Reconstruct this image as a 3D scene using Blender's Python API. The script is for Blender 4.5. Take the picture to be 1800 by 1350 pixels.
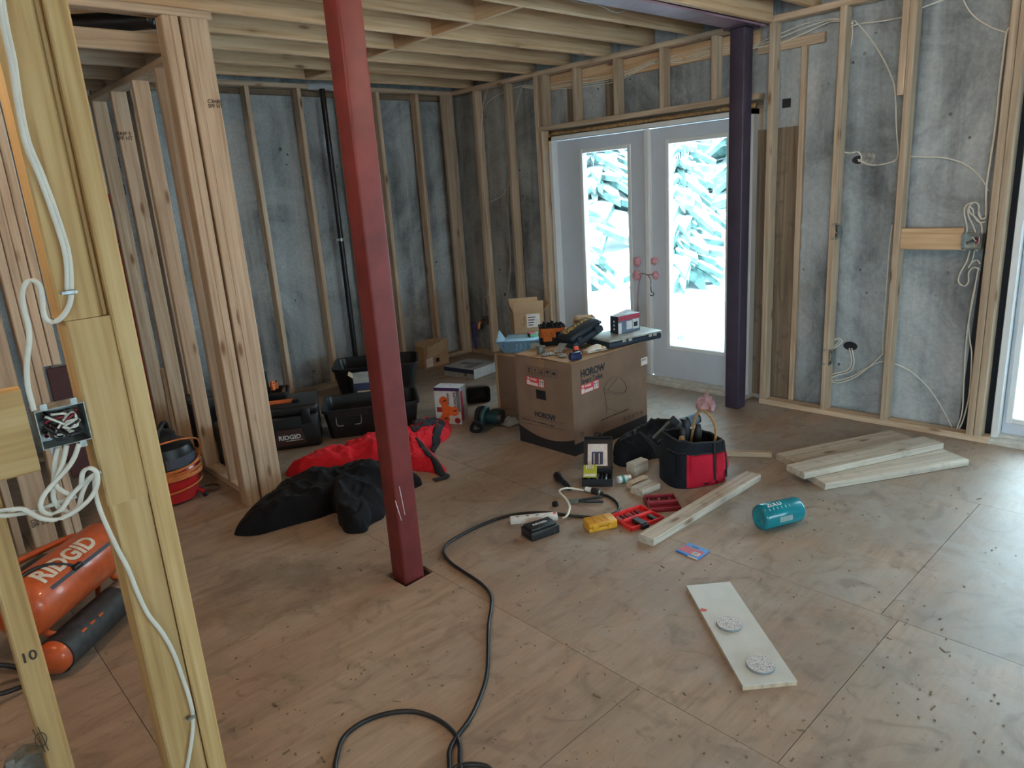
import bpy, bmesh, math, random
from mathutils import Vector, Matrix, Euler, noise
random.seed(7)
scene = bpy.context.scene
for o in list(bpy.data.objects):
    bpy.data.objects.remove(o, do_unlink=True)
COL = scene.collection

# ------------------------------------------------------------------ camera
CAM_H = 1.6
F_PX = 1248.14                      # focal length for the 1800 px wide frame
R0 = Vector((0.7268978434, -0.6836499168, -0.0651330674))   # camera right
R1 = Vector((-0.2253341403, -0.1478414720, -0.9629991819))  # camera down
R2 = Vector((0.6487249421, 0.7146787323, -0.2615153135))    # camera forward
cam_data = bpy.data.cameras.new('camera')
cam_data.sensor_fit = 'HORIZONTAL'
cam_data.sensor_width = 36.0
cam_data.lens = F_PX / 1800.0 * 36.0
cam_data.clip_start = 0.05
cam_data.clip_end = 200
cam = bpy.data.objects.new('camera', cam_data)
COL.objects.link(cam)
M3 = Matrix((R0, -R1, -R2)).transposed()
cam.matrix_world = Matrix.Translation((0, 0, CAM_H)) @ M3.to_4x4()
scene.camera = cam

# ------------------------------------------------------------------ world, exposure
scene.view_settings.view_transform = 'Standard'
scene.view_settings.look = 'None'
scene.view_settings.exposure = 1.98
scene.view_settings.gamma = 1.0
scene.view_settings.use_curve_mapping = False
world = bpy.data.worlds.new('overcast_sky')
scene.world = world
world.use_nodes = True
wn = world.node_tree.nodes
wn['Background'].inputs[0].default_value = (0.68, 0.89, 1.0, 1)
wn['Background'].inputs[1].default_value = 5.0
def portal(name, x, y0, y1, z0, z1):
    l = bpy.data.lights.new(name, 'AREA')
    l.shape = 'RECTANGLE'; l.size = abs(y1 - y0); l.size_y = z1 - z0
    l.cycles.is_portal = True
    o = bpy.data.objects.new(name, l); COL.objects.link(o)
    o.location = (x, (y0 + y1) / 2, (z0 + z1) / 2)
    o.rotation_euler = (math.radians(90), 0, math.radians(90))   # -Z points to -X (into the room)
    return o
def portal_front(name, x0, x1, z0, z1):
    o = portal(name, 0, 0, x1 - x0, z0, z1); o.location = ((x0 + x1) / 2, -3.72, (z0 + z1) / 2)
    o.rotation_euler = (math.radians(90), 0, 0); o.rotation_euler.z = math.radians(180); return o
portal('daylight_portal', 4.98, 2.55, 4.50, 0.05, 2.10)
portal('daylight_portal', 4.98, 0.35, 1.0, 0.05, 2.10)
portal_front('daylight_portal', 1.0, 3.8, 0.65, 1.6)
o = portal('daylight_portal', -2.82, -3.1, -0.5, 0.6, 2.0); o.rotation_euler.z = math.radians(-90)

# ------------------------------------------------------------------ pixel -> place
EYE = Vector((0, 0, CAM_H))
def ray(px, py):
    return R0 * (px - 900) + R1 * (py - 675) + R2 * F_PX
def FZ(px, py, z=0.0):
    r = ray(px, py); return EYE + r * ((z - CAM_H) / r.z)
def FX(px, py, x):
    r = ray(px, py); return EYE + r * (x / r.x)
def FY(px, py, y):
    r = ray(px, py); return EYE + r * (y / r.y)

# ------------------------------------------------------------------ materials
MATS = {}
def _new(name):
    m = bpy.data.materials.new(name); m.use_nodes = True
    nt = m.node_tree
    b = nt.nodes['Principled BSDF']
    MATS[name] = m
    return m, nt, b
def N(nt, typ, **kw):
    n = nt.nodes.new(typ)
    for k, v in kw.items():
        if k in n.inputs: n.inputs[k].default_value = v
        else: setattr(n, k, v)
    return n
def ramp(nt, stops, interp='LINEAR'):
    n = nt.nodes.new('ShaderNodeValToRGB')
    n.color_ramp.interpolation = interp
    e = n.color_ramp.elements
    while len(e) < len(stops): e.new(0.5)
    for i, (p, c) in enumerate(stops):
        e[i].position = p; e[i].color = (*c, 1) if len(c) == 3 else c
    return n
def mixc(nt, a, b, fac, blend='MIX'):
    n = nt.nodes.new('ShaderNodeMix'); n.data_type = 'RGBA'; n.blend_type = blend
    for sock, v in ((n.inputs[0], fac), (n.inputs[6], a), (n.inputs[7], b)):
        if isinstance(v, bpy.types.NodeSocket): nt.links.new(v, sock)
        elif isinstance(v, (int, float)): sock.default_value = v
        else: sock.default_value = (*v, 1)
    return n.outputs[2]
def mth(nt, op, a, b=0.0, clamp=False):
    n = nt.nodes.new('ShaderNodeMath'); n.operation = op; n.use_clamp = clamp
    for i, v in enumerate((a, b)):
        if isinstance(v, bpy.types.NodeSocket): nt.links.new(v, n.inputs[i])
        else: n.inputs[i].default_value = v
    return n.outputs[0]
def bump(nt, b, h, strength=0.2, dist=0.01):
    n = nt.nodes.new('ShaderNodeBump'); n.inputs['Strength'].default_value = strength
    n.inputs['Distance'].default_value = dist
    nt.links.new(h, n.inputs['Height']); nt.links.new(n.outputs[0], b.inputs['Normal'])
def plain(name, col, rough=0.5, metal=0.0, spec=0.5, noise_amt=0.12, scale=30, bmp=0.0, coat=0.0, trans=0.0):
    """a plain colour with a little wear noise"""
    m, nt, b = _new(name)
    tc = N(nt, 'ShaderNodeTexCoord')
    nz = N(nt, 'ShaderNodeTexNoise', Scale=scale, Detail=4.0)
    nt.links.new(tc.outputs['Object'], nz.inputs['Vector'])
    dark = tuple(c * (1 - noise_amt) for c in col); lite = tuple(min(1, c * (1 + noise_amt)) for c in col)
    r = ramp(nt, [(0.3, dark), (0.7, lite)])
    nt.links.new(nz.outputs[0], r.inputs[0]); nt.links.new(r.outputs[0], b.inputs['Base Color'])
    b.inputs['Roughness'].default_value = rough; b.inputs['Metallic'].default_value = metal
    b.inputs['Specular IOR Level'].default_value = spec
    if coat: b.inputs['Coat Weight'].default_value = coat
    if trans: b.inputs['Transmission Weight'].default_value = trans
    if bmp: bump(nt, b, nz.outputs[0], bmp, 0.004)
    return m
def wood(name, lo, mid, hi, knot=(0.16, 0.075, 0.03), tint=0.18, grain=1.0, knots=True, rough=0.62, dirt=0.0):
    """sawn lumber; the grain runs along the board's own Z axis, every board differs"""
    m, nt, b = _new(name)
    L = nt.links.new
    tc = N(nt, 'ShaderNodeTexCoord'); oi = N(nt, 'ShaderNodeObjectInfo')
    off = N(nt, 'ShaderNodeVectorMath', operation='SCALE'); off.inputs[0].default_value = (17.0, 31.0, 53.0)
    L(oi.outputs['Random'], off.inputs['Scale'])
    add = N(nt, 'ShaderNodeVectorMath', operation='ADD')
    L(tc.outputs['Object'], add.inputs[0]); L(off.outputs[0], add.inputs[1])
    mp = N(nt, 'ShaderNodeMapping'); mp.inputs['Scale'].default_value = (26, 26, 0.9)
    L(add.outputs[0], mp.inputs[0])
    n1 = N(nt, 'ShaderNodeTexNoise', Scale=1.6 * grain, Detail=3.0, Distortion=0.6); L(mp.outputs[0], n1.inputs[0])
    mp2 = N(nt, 'ShaderNodeMapping'); mp2.inputs['Scale'].default_value = (120, 120, 3); L(add.outputs[0], mp2.inputs[0])
    n2 = N(nt, 'ShaderNodeTexNoise', Scale=1.0, Detail=2.0); L(mp2.outputs[0], n2.inputs[0])
    s = mth(nt, 'ADD', mth(nt, 'MULTIPLY', n1.outputs[0], 0.75), mth(nt, 'MULTIPLY', n2.outputs[0], 0.25))
    r = ramp(nt, [(0.32, lo), (0.5, mid), (0.68, hi)]); L(s, r.inputs[0])
    col = r.outputs[0]
    # broad blotches
    n3 = N(nt, 'ShaderNodeTexNoise', Scale=2.2, Detail=3.0); L(add.outputs[0], n3.inputs[0])
    col = mixc(nt, col, tuple(c * 0.74 for c in mid), mth(nt, 'MULTIPLY', mth(nt, 'SUBTRACT', n3.outputs[0], 0.5, True), 1.8, True))
    if knots:
        mp3 = N(nt, 'ShaderNodeMapping'); mp3.inputs['Scale'].default_value = (9, 9, 2.6); L(add.outputs[0], mp3.inputs[0])
        v = N(nt, 'ShaderNodeTexVoronoi', Scale=1.0); L(mp3.outputs[0], v.inputs[0])
        k = ramp(nt, [(0.0, (1, 1, 1)), (0.075, (0.75, 0.75, 0.75)), (0.13, (0.15, 0.15, 0.15)), (0.24, (0, 0, 0))]); L(v.outputs['Distance'], k.inputs[0])
        col = mixc(nt, col, knot, k.outputs[0])
    if dirt:
        n4 = N(nt, 'ShaderNodeTexNoise', Scale=14.0, Detail=5.0); L(add.outputs[0], n4.inputs[0])
        d = ramp(nt, [(0.56, (0, 0, 0)), (0.72, (1, 1, 1))]); L(n4.outputs[0], d.inputs[0])
        col = mixc(nt, col, (0.13, 0.10, 0.075), mth(nt, 'MULTIPLY', d.outputs[0], dirt))
    # every board its own tone
    hs = N(nt, 'ShaderNodeHueSaturation')
    L(col, hs.inputs['Color'])
    L(mth(nt, 'ADD', mth(nt, 'MULTIPLY', oi.outputs['Random'], tint * 2), 1 - tint), hs.inputs['Value'])
    L(hs.outputs[0], b.inputs['Base Color'])
    b.inputs['Roughness'].default_value = rough
    b.inputs['Specular IOR Level'].default_value = 0.3
    bump(nt, b, n2.outputs[0], 0.15, 0.002)
    return m

wood('spruce_stud', (0.37, 0.255, 0.17), (0.51, 0.385, 0.275), (0.62, 0.49, 0.365))
wood('warm_lit_stud', (0.43, 0.255, 0.10), (0.57, 0.372, 0.16), (0.66, 0.47, 0.235), tint=0.06)  # near partition lumber, warm lamp light put into its yellow
wood('joist_wood', (0.48, 0.285, 0.15), (0.65, 0.43, 0.255), (0.74, 0.53, 0.335), tint=0.08)
wood('grey_plank', (0.36, 0.31, 0.25), (0.50, 0.445, 0.37), (0.60, 0.55, 0.47), tint=0.06, dirt=0.35)
wood('old_plywood', (0.13, 0.095, 0.065), (0.22, 0.165, 0.115), (0.30, 0.23, 0.165), tint=0.1, dirt=0.7)
plain('pencil', (0.06, 0.05, 0.04), 0.8)

def concrete(name, gain=1.0, tint=(1, 1, 1)):
    """cast basement concrete: blotches, pale runs, bug holes, form lines"""
    m, nt, b = _new(name)
    L = nt.links.new
    C = lambda *c: tuple(v * gain * t for v, t in zip(c, tint))
    g = N(nt, 'ShaderNodeNewGeometry'); P = g.outputs['Position']
    n1 = N(nt, 'ShaderNodeTexNoise', Scale=1.5, Detail=9.0, Roughness=0.68, Distortion=0.7); L(P, n1.inputs[0])
    r = ramp(nt, [(0.30, C(0.11, 0.11, 0.108)), (0.42, C(0.22, 0.218, 0.21)), (0.52, C(0.32, 0.318, 0.305)), (0.66, C(0.42, 0.415, 0.395)), (0.8, C(0.47, 0.465, 0.44))])
    L(n1.outputs[0], r.inputs[0]); col = r.outputs[0]
    mp = N(nt, 'ShaderNodeMapping'); mp.inputs['Scale'].default_value = (6, 6, 0.35); L(P, mp.inputs[0])
    n2 = N(nt, 'ShaderNodeTexNoise', Scale=1.0, Detail=5.0, Roughness=0.6); L(mp.outputs[0], n2.inputs[0])
    s = ramp(nt, [(0.48, (0, 0, 0)), (0.68, (1, 1, 1))]); L(n2.outputs[0], s.inputs[0])
    col = mixc(nt, col, C(0.52, 0.52, 0.50), mth(nt, 'MULTIPLY', s.outputs[0], 0.5))
    s3 = ramp(nt, [(0.32, (1, 1, 1)), (0.44, (0, 0, 0))]); L(n2.outputs[0], s3.inputs[0])
    col = mixc(nt, col, C(0.13, 0.128, 0.12), mth(nt, 'MULTIPLY', s3.outputs[0], 0.5))
    kk = None
    for sc, rad in ((3.3, 0.04), (8.0, 0.07)):
        v = N(nt, 'ShaderNodeTexVoronoi', Scale=sc, Randomness=1.0); L(P, v.inputs[0])
        nz = N(nt, 'ShaderNodeTexNoise', Scale=24.0, Detail=2.0); L(P, nz.inputs[0])
        k = ramp(nt, [(rad * 0.7, (1, 1, 1)), (rad * 1.25, (0, 0, 0))]); L(mth(nt, 'ADD', v.outputs['Distance'], mth(nt, 'MULTIPLY', mth(nt, 'SUBTRACT', nz.outputs[0], 0.5), 0.12)), k.inputs[0])
        kk = k.outputs[0] if kk is None else mth(nt, 'MAXIMUM', kk, k.outputs[0])
    n5 = N(nt, 'ShaderNodeTexNoise', Scale=1.9, Detail=2.0); L(P, n5.inputs[0])
    gate = ramp(nt, [(0.46, (0, 0, 0)), (0.56, (1, 1, 1))]); L(n5.outputs[0], gate.inputs[0])
    kk = mth(nt, 'MULTIPLY', kk, gate.outputs[0])
    col = mixc(nt, col, (0.035, 0.035, 0.036), mth(nt, 'MULTIPLY', kk, 0.8))
    n3 = N(nt, 'ShaderNodeTexNoise', Scale=45.0, Detail=4.0); L(P, n3.inputs[0])
    col = mixc(nt, col, n3.outputs[0], 0.25, 'OVERLAY')
    L(col, b.inputs['Base Color'])
    b.inputs['Roughness'].default_value = 0.9; b.inputs['Specular IOR Level'].default_value = 0.2
    h = mth(nt, 'SUBTRACT', mth(nt, 'ADD', n1.outputs[0], mth(nt, 'MULTIPLY', n3.outputs[0], 0.15)), mth(nt, 'MULTIPLY', kk, 0.4))
    bump(nt, b, h, 0.6, 0.02)
    return m
concrete('concrete', 1.18, (0.93, 1.0, 1.09)); concrete('concrete_newer', 1.12, (0.88, 1.0, 1.12))

def floor_ply():
    """worn, dirty plywood subfloor: grain along X, spots, scuffs, one water stain"""
    m, nt, b = _new('worn_plywood')
    L = nt.links.new
    g = N(nt, 'ShaderNodeNewGeometry'); P = g.outputs['Position']
    oi = N(nt, 'ShaderNodeObjectInfo')
    off = N(nt, 'ShaderNodeVectorMath', operation='SCALE'); off.inputs[0].default_value = (3.0, 7.0, 1.0); L(oi.outputs['Random'], off.inputs['Scale'])
    add = N(nt, 'ShaderNodeVectorMath', operation='ADD'); L(P, add.inputs[0]); L(off.outputs[0], add.inputs[1])
    # broad tone: warm rotary-cut veneer
    n0 = N(nt, 'ShaderNodeTexNoise', Scale=0.9, Detail=4.0, Roughness=0.6); L(add.outputs[0], n0.inputs[0])
    r0 = ramp(nt, [(0.32, (0.34, 0.22, 0.15)), (0.5, (0.43, 0.295, 0.205)), (0.68, (0.485, 0.355, 0.255))]); L(n0.outputs[0], r0.inputs[0])
    col = r0.outputs[0]
    # cathedral grain
    mp = N(nt, 'ShaderNodeMapping'); mp.inputs['Scale'].default_value = (0.8, 7, 1); mp.inputs['Rotation'].default_value = (0, 0, 0.12); L(add.outputs[0], mp.inputs[0])
    n1 = N(nt, 'ShaderNodeTexNoise', Scale=1.3, Detail=6.0, Distortion=1.8, Roughness=0.68); L(mp.outputs[0], n1.inputs[0])
    r1 = ramp(nt, [(0.34, (0.72, 0.70, 0.67)), (0.5, (1.0, 1.0, 1.0)), (0.64, (1.14, 1.13, 1.11))]); L(n1.outputs[0], r1.inputs[0])
    col = mixc(nt, col, r1.outputs[0], 0.7, 'MULTIPLY')
    mp2 = N(nt, 'ShaderNodeMapping'); mp2.inputs['Scale'].default_value = (9, 80, 1); mp2.inputs['Rotation'].default_value = (0, 0, 0.09); L(P, mp2.inputs[0])
    n2 = N(nt, 'ShaderNodeTexNoise', Scale=1.0, Detail=3.0, Distortion=0.8); L(mp2.outputs[0], n2.inputs[0])
    s2 = ramp(nt, [(0.40, (0.82, 0.82, 0.82)), (0.6, (1.07, 1.07, 1.07))]); L(n2.outputs[0], s2.inputs[0])
    col = mixc(nt, col, s2.outputs[0], 0.4, 'MULTIPLY')
    # grey traffic dirt; its growth towards the doors paints in their cooler light
    n3 = N(nt, 'ShaderNodeTexNoise', Scale=1.6, Detail=6.0, Roughness=0.65); L(P, n3.inputs[0])
    d3 = ramp(nt, [(0.34, (0, 0, 0)), (0.62, (1, 1, 1))]); L(n3.outputs[0], d3.inputs[0])
    sx = N(nt, 'ShaderNodeSeparateXYZ'); L(P, sx.inputs[0])
    tr = N(nt, 'ShaderNodeMapRange'); tr.inputs['From Min'].default_value = 0.9; tr.inputs['From Max'].default_value = 3.2; tr.inputs['To Min'].default_value = 0.2; tr.inputs['To Max'].default_value = 0.9
    L(mth(nt, 'SUBTRACT', sx.outputs[0], mth(nt, 'MULTIPLY', mth(nt, 'SUBTRACT', sx.outputs[1], 2.0), 0.45)), tr.inputs[0])
    col = mixc(nt, col, (0.335, 0.30, 0.258), mth(nt, 'MULTIPLY', d3.outputs[0], tr.outputs[0]))
    # plaster dust, weighted by the same painted light towards the doors
    n6 = N(nt, 'ShaderNodeTexNoise', Scale=2.6, Detail=8.0, Roughness=0.72, Distortion=0.8); L(P, n6.inputs[0])
    d6 = ramp(nt, [(0.50, (0, 0, 0)), (0.68, (1, 1, 1))]); L(n6.outputs[0], d6.inputs[0])
    col = mixc(nt, col, (0.49, 0.465, 0.425), mth(nt, 'MULTIPLY', d6.outputs[0], mth(nt, 'MULTIPLY', tr.outputs[0], 0.5)))
    # knots and filled football patches
    mpk = N(nt, 'ShaderNodeMapping'); mpk.inputs['Scale'].default_value = (1.6, 2.9, 1); L(P, mpk.inputs[0])
    vk = N(nt, 'ShaderNodeTexVoronoi', Scale=1.5); L(mpk.outputs[0], vk.inputs[0])
    nk = N(nt, 'ShaderNodeTexNoise', Scale=30.0, Detail=2.0); L(P, nk.inputs[0])
    dk_ = mth(nt, 'ADD', vk.outputs['Distance'], mth(nt, 'MULTIPLY', nk.outputs[0], 0.05))
    k = ramp(nt, [(0.02, (1, 1, 1)), (0.06, (0.55, 0.55, 0.55)), (0.085, (0.0, 0.0, 0.0))]); L(dk_, k.inputs[0])
    col = mixc(nt, col, (0.12, 0.085, 0.06), mth(nt, 'MULTIPLY', k.outputs[0], 0.7))
    # footprints, scuffs, spots
    for sc, lo, hi, amt, dist in ((5.0, 0.53, 0.70, 0.42, 1.8), (17.0, 0.62, 0.72, 0.5, 0.6), (48.0, 0.67, 0.74, 0.6, 0.3), (110.0, 0.70, 0.76, 0.6, 0.0)):
        nn = N(nt, 'ShaderNodeTexNoise', Scale=sc, Detail=4.0, Roughness=0.55, Distortion=dist); L(P, nn.inputs[0])
        dd = ramp(nt, [(lo, (0, 0, 0)), (hi, (1, 1, 1))]); L(nn.outputs[0], dd.inputs[0])
        col = mixc(nt, col, (0.15, 0.115, 0.085), mth(nt, 'MULTIPLY', dd.outputs[0], amt))
    # the ragged dark water stain beside the red post
    ds = N(nt, 'ShaderNodeVectorMath', operation='DISTANCE'); L(P, ds.inputs[0]); ds.inputs[1].default_value = STAIN
    w = N(nt, 'ShaderNodeTexNoise', Scale=5.0, Detail=7.0, Roughness=0.7); L(P, w.inputs[0])
    dist = mth(nt, 'ADD', ds.outputs['Value'], mth(nt, 'MULTIPLY', w.outputs[0], 0.7))
    st = ramp(nt, [(0.40, (0.45, 0.45, 0.45)), (0.60, (0.9, 0.9, 0.9)), (0.66, (0, 0, 0))]); L(dist, st.inputs[0])
    col = mixc(nt, col, (0.16, 0.11, 0.075), mth(nt, 'MULTIPLY', st.outputs[0], mth(nt, 'MULTIPLY', mth(nt, 'SUBTRACT', w.outputs[0], 0.15), 1.2, True)))
    col = mixc(nt, col, (0.84, 0.85, 0.87), 1.0, 'MULTIPLY')
    L(col, b.inputs['Base Color'])
    b.inputs['Roughness'].default_value = 0.5; b.inputs['Specular IOR Level'].default_value = 0.38
    bump(nt, b, n2.outputs[0], 0.12, 0.002)
    return m
STAIN = FZ(470, 1040)
floor_ply()

def cardboard(name, col, rough=0.8):
    m, nt, b = _new(name)
    L = nt.links.new
    tc = N(nt, 'ShaderNodeTexCoord')
    n1 = N(nt, 'ShaderNodeTexNoise', Scale=5.0, Detail=5.0); L(tc.outputs['Object'], n1.inputs[0])
    r = ramp(nt, [(0.3, tuple(c * 0.86 for c in col)), (0.7, tuple(c * 1.1 for c in col))]); L(n1.outputs[0], r.inputs[0])
    w = N(nt, 'ShaderNodeTexWave', Scale=70.0, Distortion=0.3); w.bands_direction = 'Z'; L(tc.outputs['Object'], w.inputs[0])
    L(r.outputs[0], b.inputs['Base Color']); b.inputs['Roughness'].default_value = rough
    b.inputs['Specular IOR Level'].default_value = 0.2
    bump(nt, b, w.outputs[0], 0.05, 0.002)
    return m
cardboard('carton_brown', (0.235, 0.155, 0.11)); cardboard('carton_tan', (0.45, 0.30, 0.18)); cardboard('carton_inner', (0.50, 0.36, 0.23))

def fabric(name, col, scale=260, amt=0.35, rough=0.95, sheen=0.3):
    m, nt, b = _new(name)
    L = nt.links.new
    tc = N(nt, 'ShaderNodeTexCoord')
    n1 = N(nt, 'ShaderNodeTexNoise', Scale=scale, Detail=2.0); L(tc.outputs['Object'], n1.inputs[0])
    n2 = N(nt, 'ShaderNodeTexNoise', Scale=9.0, Detail=4.0); L(tc.outputs['Object'], n2.inputs[0])
    s = mth(nt, 'ADD', mth(nt, 'MULTIPLY', n1.outputs[0], 0.5), mth(nt, 'MULTIPLY', n2.outputs[0], 0.5))
    r = ramp(nt, [(0.35, tuple(c * (1 - amt) for c in col)), (0.65, tuple(c * (1 + amt) for c in col))]); L(s, r.inputs[0])
    L(r.outputs[0], b.inputs['Base Color']); b.inputs['Roughness'].default_value = rough
    b.inputs['Sheen Weight'].default_value = sheen * 0.12; b.inputs['Sheen Roughness'].default_value = 0.5
    b.inputs['Specular IOR Level'].default_value = 0.15
    bump(nt, b, n1.outputs[0], 0.4, 0.003)
    return m
def glass(name, tint=(0.96, 0.99, 0.99), refl=0.06):
    m = bpy.data.materials.new(name); m.use_nodes = True; nt = m.node_tree; nt.nodes.clear()
    out = N(nt, 'ShaderNodeOutputMaterial'); t = N(nt, 'ShaderNodeBsdfTransparent'); t.inputs[0].default_value = (*tint, 1)
    g = N(nt, 'ShaderNodeBsdfGlossy'); g.inputs['Roughness'].default_value = 0.02
    fr = N(nt, 'ShaderNodeFresnel', IOR=1.45)
    nz = N(nt, 'ShaderNodeTexNoise', Scale=3.0)
    mx = N(nt, 'ShaderNodeMixShader')
    nt.links.new(mth(nt, 'MULTIPLY', fr.outputs[0], mth(nt, 'ADD', nz.outputs[0], 0.5)), mx.inputs[0])
    nt.links.new(t.outputs[0], mx.inputs[1]); nt.links.new(g.outputs[0], mx.inputs[2]); nt.links.new(mx.outputs[0], out.inputs[0])
    MATS[name] = m; return m
glass('pane_glass')
def clearplastic(name, tint, amount):
    """thin translucent plastic film or shell: part see-through, part milky"""
    m, nt, b = _new(name)
    t = N(nt, 'ShaderNodeBsdfTransparent'); t.inputs[0].default_value = (*tint, 1)
    nz = N(nt, 'ShaderNodeTexNoise', Scale=8.0)
    b.inputs['Base Color'].default_value = (*tint, 1); b.inputs['Roughness'].default_value = 0.25
    mx = N(nt, 'ShaderNodeMixShader'); out = nt.nodes['Material Output']
    nt.links.new(mth(nt, 'ADD', mth(nt, 'MULTIPLY', nz.outputs[0], 0.2), amount - 0.1), mx.inputs[0])
    nt.links.new(t.outputs[0], mx.inputs[1]); nt.links.new(b.outputs[0], mx.inputs[2]); nt.links.new(mx.outputs[0], out.inputs[0])
    return m

# ------------------------------------------------------------------ mesh builder
class MB:
    def __init__(s): s.v = []; s.f = []; s.mi = []; s.cur = 0
    def m(s, i): s.cur = i; return s
    def add(s, vs, fs, M=None):
        b = len(s.v)
        for p in vs:
            p = Vector(p)
            s.v.append(M @ p if M is not None else p)
        for f in fs:
            s.f.append([b + i for i in f]); s.mi.append(s.cur)
        return s
    def box(s, x0, x1, y0, y1, z0, z1, M=None):
        return s.add([(x0, y0, z0), (x1, y0, z0), (x1, y1, z0), (x0, y1, z0), (x0, y0, z1), (x1, y0, z1), (x1, y1, z1), (x0, y1, z1)],
                     [(0, 3, 2, 1), (4, 5, 6, 7), (0, 1, 5, 4), (1, 2, 6, 5), (2, 3, 7, 6), (3, 0, 4, 7)], M)
    def rbox(s, x0, x1, y0, y1, z0, z1, r=0.01, seg=2, M=None):
        bm = bmesh.new(); bmesh.ops.create_cube(bm, size=1)
        for v in bm.verts:
            v.co = Vector(((x0 + x1) / 2 + v.co.x * (x1 - x0), (y0 + y1) / 2 + v.co.y * (y1 - y0), (z0 + z1) / 2 + v.co.z * (z1 - z0)))
        bmesh.ops.bevel(bm, geom=list(bm.edges), offset=r, segments=seg, affect='EDGES', profile=0.5)
        bm.verts.index_update()
        s.add([v.co.copy() for v in bm.verts], [[v.index for v in f.verts] for f in bm.faces], M); bm.free(); return s
    def prism(s, poly, z0, z1, M=None):
        n = len(poly)
        vs = [(p[0], p[1], z0) for p in poly] + [(p[0], p[1], z1) for p in poly]
        fs = [tuple(range(n - 1, -1, -1)), tuple(range(n, 2 * n))] + [(i, (i + 1) % n, n + (i + 1) % n, n + i) for i in range(n)]
        return s.add(vs, fs, M)
    def cyl(s, p0, p1, r0, r1=None, n=16, caps=True, M=None):
        r1 = r0 if r1 is None else r1
        p0 = Vector(p0); p1 = Vector(p1); d = (p1 - p0).normalized()
        a = d.orthogonal().normalized(); c = d.cross(a)
        vs = []
        for p, r in ((p0, r0), (p1, r1)):
            for i in range(n):
                t = 2 * math.pi * i / n; vs.append(p + (a * math.cos(t) + c * math.sin(t)) * r)
        fs = [(i, (i + 1) % n, n + (i + 1) % n, n + i) for i in range(n)]
        if caps: fs += [tuple(range(n - 1, -1, -1)), tuple(range(n, 2 * n))]
        return s.add(vs, fs, M)
    def tube(s, pts, r, n=8, closed=False, M=None, flat=1.0, side=None):
        pts = [Vector(p) for p in pts]; k = len(pts); vs = []
        prev = None
        for i, p in enumerate(pts):
            if closed: t = pts[(i + 1) % k] - pts[i - 1]
            else: t = pts[min(i + 1, k - 1)] - pts[max(i - 1, 0)]
            if t.length < 1e-9: t = Vector((0, 0, 1))
            t.normalize()
            if side is not None:
                a = Vector(side); a = (a - t * a.dot(t))
                if a.length < 1e-4: a = t.orthogonal()
            elif prev is None: a = t.orthogonal()
            else: a = prev - t * prev.dot(t)
            a.normalize(); prev = a; c = t.cross(a)
            rr = r[i] if isinstance(r, (list, tuple)) else r
            for j in range(n):
                q = 2 * math.pi * j / n; vs.append(p + a * math.cos(q) * rr + c * math.sin(q) * rr * flat)
        fs = []
        for i in range(k if closed else k - 1):
            for j in range(n):
                a0 = i * n + j; a1 = i * n + (j + 1) % n; b0 = ((i + 1) % k) * n + j; b1 = ((i + 1) % k) * n + (j + 1) % n
                fs.append((a0, a1, b1, b0))
        if not closed: fs += [tuple(range(n - 1, -1, -1)), tuple(range((k - 1) * n, k * n))]
        return s.add(vs, fs, M)
    def lathe(s, prof, n=24, M=None, caps=True):
        vs = []
        for r, z in prof:
            for i in range(n):
                t = 2 * math.pi * i / n; vs.append((r * math.cos(t), r * math.sin(t), z))
        fs = []
        for k in range(len(prof) - 1):
            for i in range(n):
                fs.append((k * n + i, k * n + (i + 1) % n, (k + 1) * n + (i + 1) % n, (k + 1) * n + i))
        if caps: fs += [tuple(range(n - 1, -1, -1)), tuple(range((len(prof) - 1) * n, len(prof) * n))]
        return s.add(vs, fs, M)
    def ball(s, c, r, n=12, sc=(1, 1, 1), M=None):
        prof = [(max(1e-4, math.sin(math.pi * i / (n // 2 + 2))), -math.cos(math.pi * i / (n // 2 + 2))) for i in range(n // 2 + 3)]
        T = Matrix.Translation(c) @ Matrix.Diagonal((r * sc[0], r * sc[1], r * sc[2], 1))
        return s.lathe(prof, n, (M @ T) if M is not None else T)
    def grid(s, fn, nu, nv, M=None, closed_u=False):
        vs = [fn(i / (nu if closed_u else nu - 1), j / (nv - 1)) for j in range(nv) for i in range(nu)]
        fs = []
        for j in range(nv - 1):
            for i in range(nu if closed_u else nu - 1):
                i2 = (i + 1) % nu
                fs.append((j * nu + i, j * nu + i2, (j + 1) * nu + i2, (j + 1) * nu + i))
        return s.add(vs, fs, M)
    def sheet(s, fn, nu, nv, th=0.003, M=None):
        """a surface with real thickness (cloth, film, card)"""
        P = [[Vector(fn(i / (nu - 1), j / (nv - 1))) for i in range(nu)] for j in range(nv)]
        Nn = [[None] * nu for _ in range(nv)]
        for j in range(nv):
            for i in range(nu):
                a = P[j][min(i + 1, nu - 1)] - P[j][max(i - 1, 0)]; b = P[min(j + 1, nv - 1)][i] - P[max(j - 1, 0)][i]
                q = a.cross(b); Nn[j][i] = q.normalized() if q.length > 1e-12 else Vector((0, 0, 1))
        vs = [P[j][i] + Nn[j][i] * th / 2 for j in range(nv) for i in range(nu)] + [P[j][i] - Nn[j][i] * th / 2 for j in range(nv) for i in range(nu)]
        fs = []; K = nu * nv
        for j in range(nv - 1):
            for i in range(nu - 1):
                a = j * nu + i; fs.append((a, a + 1, a + nu + 1, a + nu)); fs.append((K + a, K + a + nu, K + a + nu + 1, K + a + 1))
        rim = [i for i in range(nu)] + [j * nu + nu - 1 for j in range(1, nv)] + [(nv - 1) * nu + i for i in range(nu - 2, -1, -1)] + [j * nu for j in range(nv - 2, 0, -1)]
        for k in range(len(rim)):
            a, b = rim[k], rim[(k + 1) % len(rim)]; fs.append((b, a, K + a, K + b))
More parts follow.
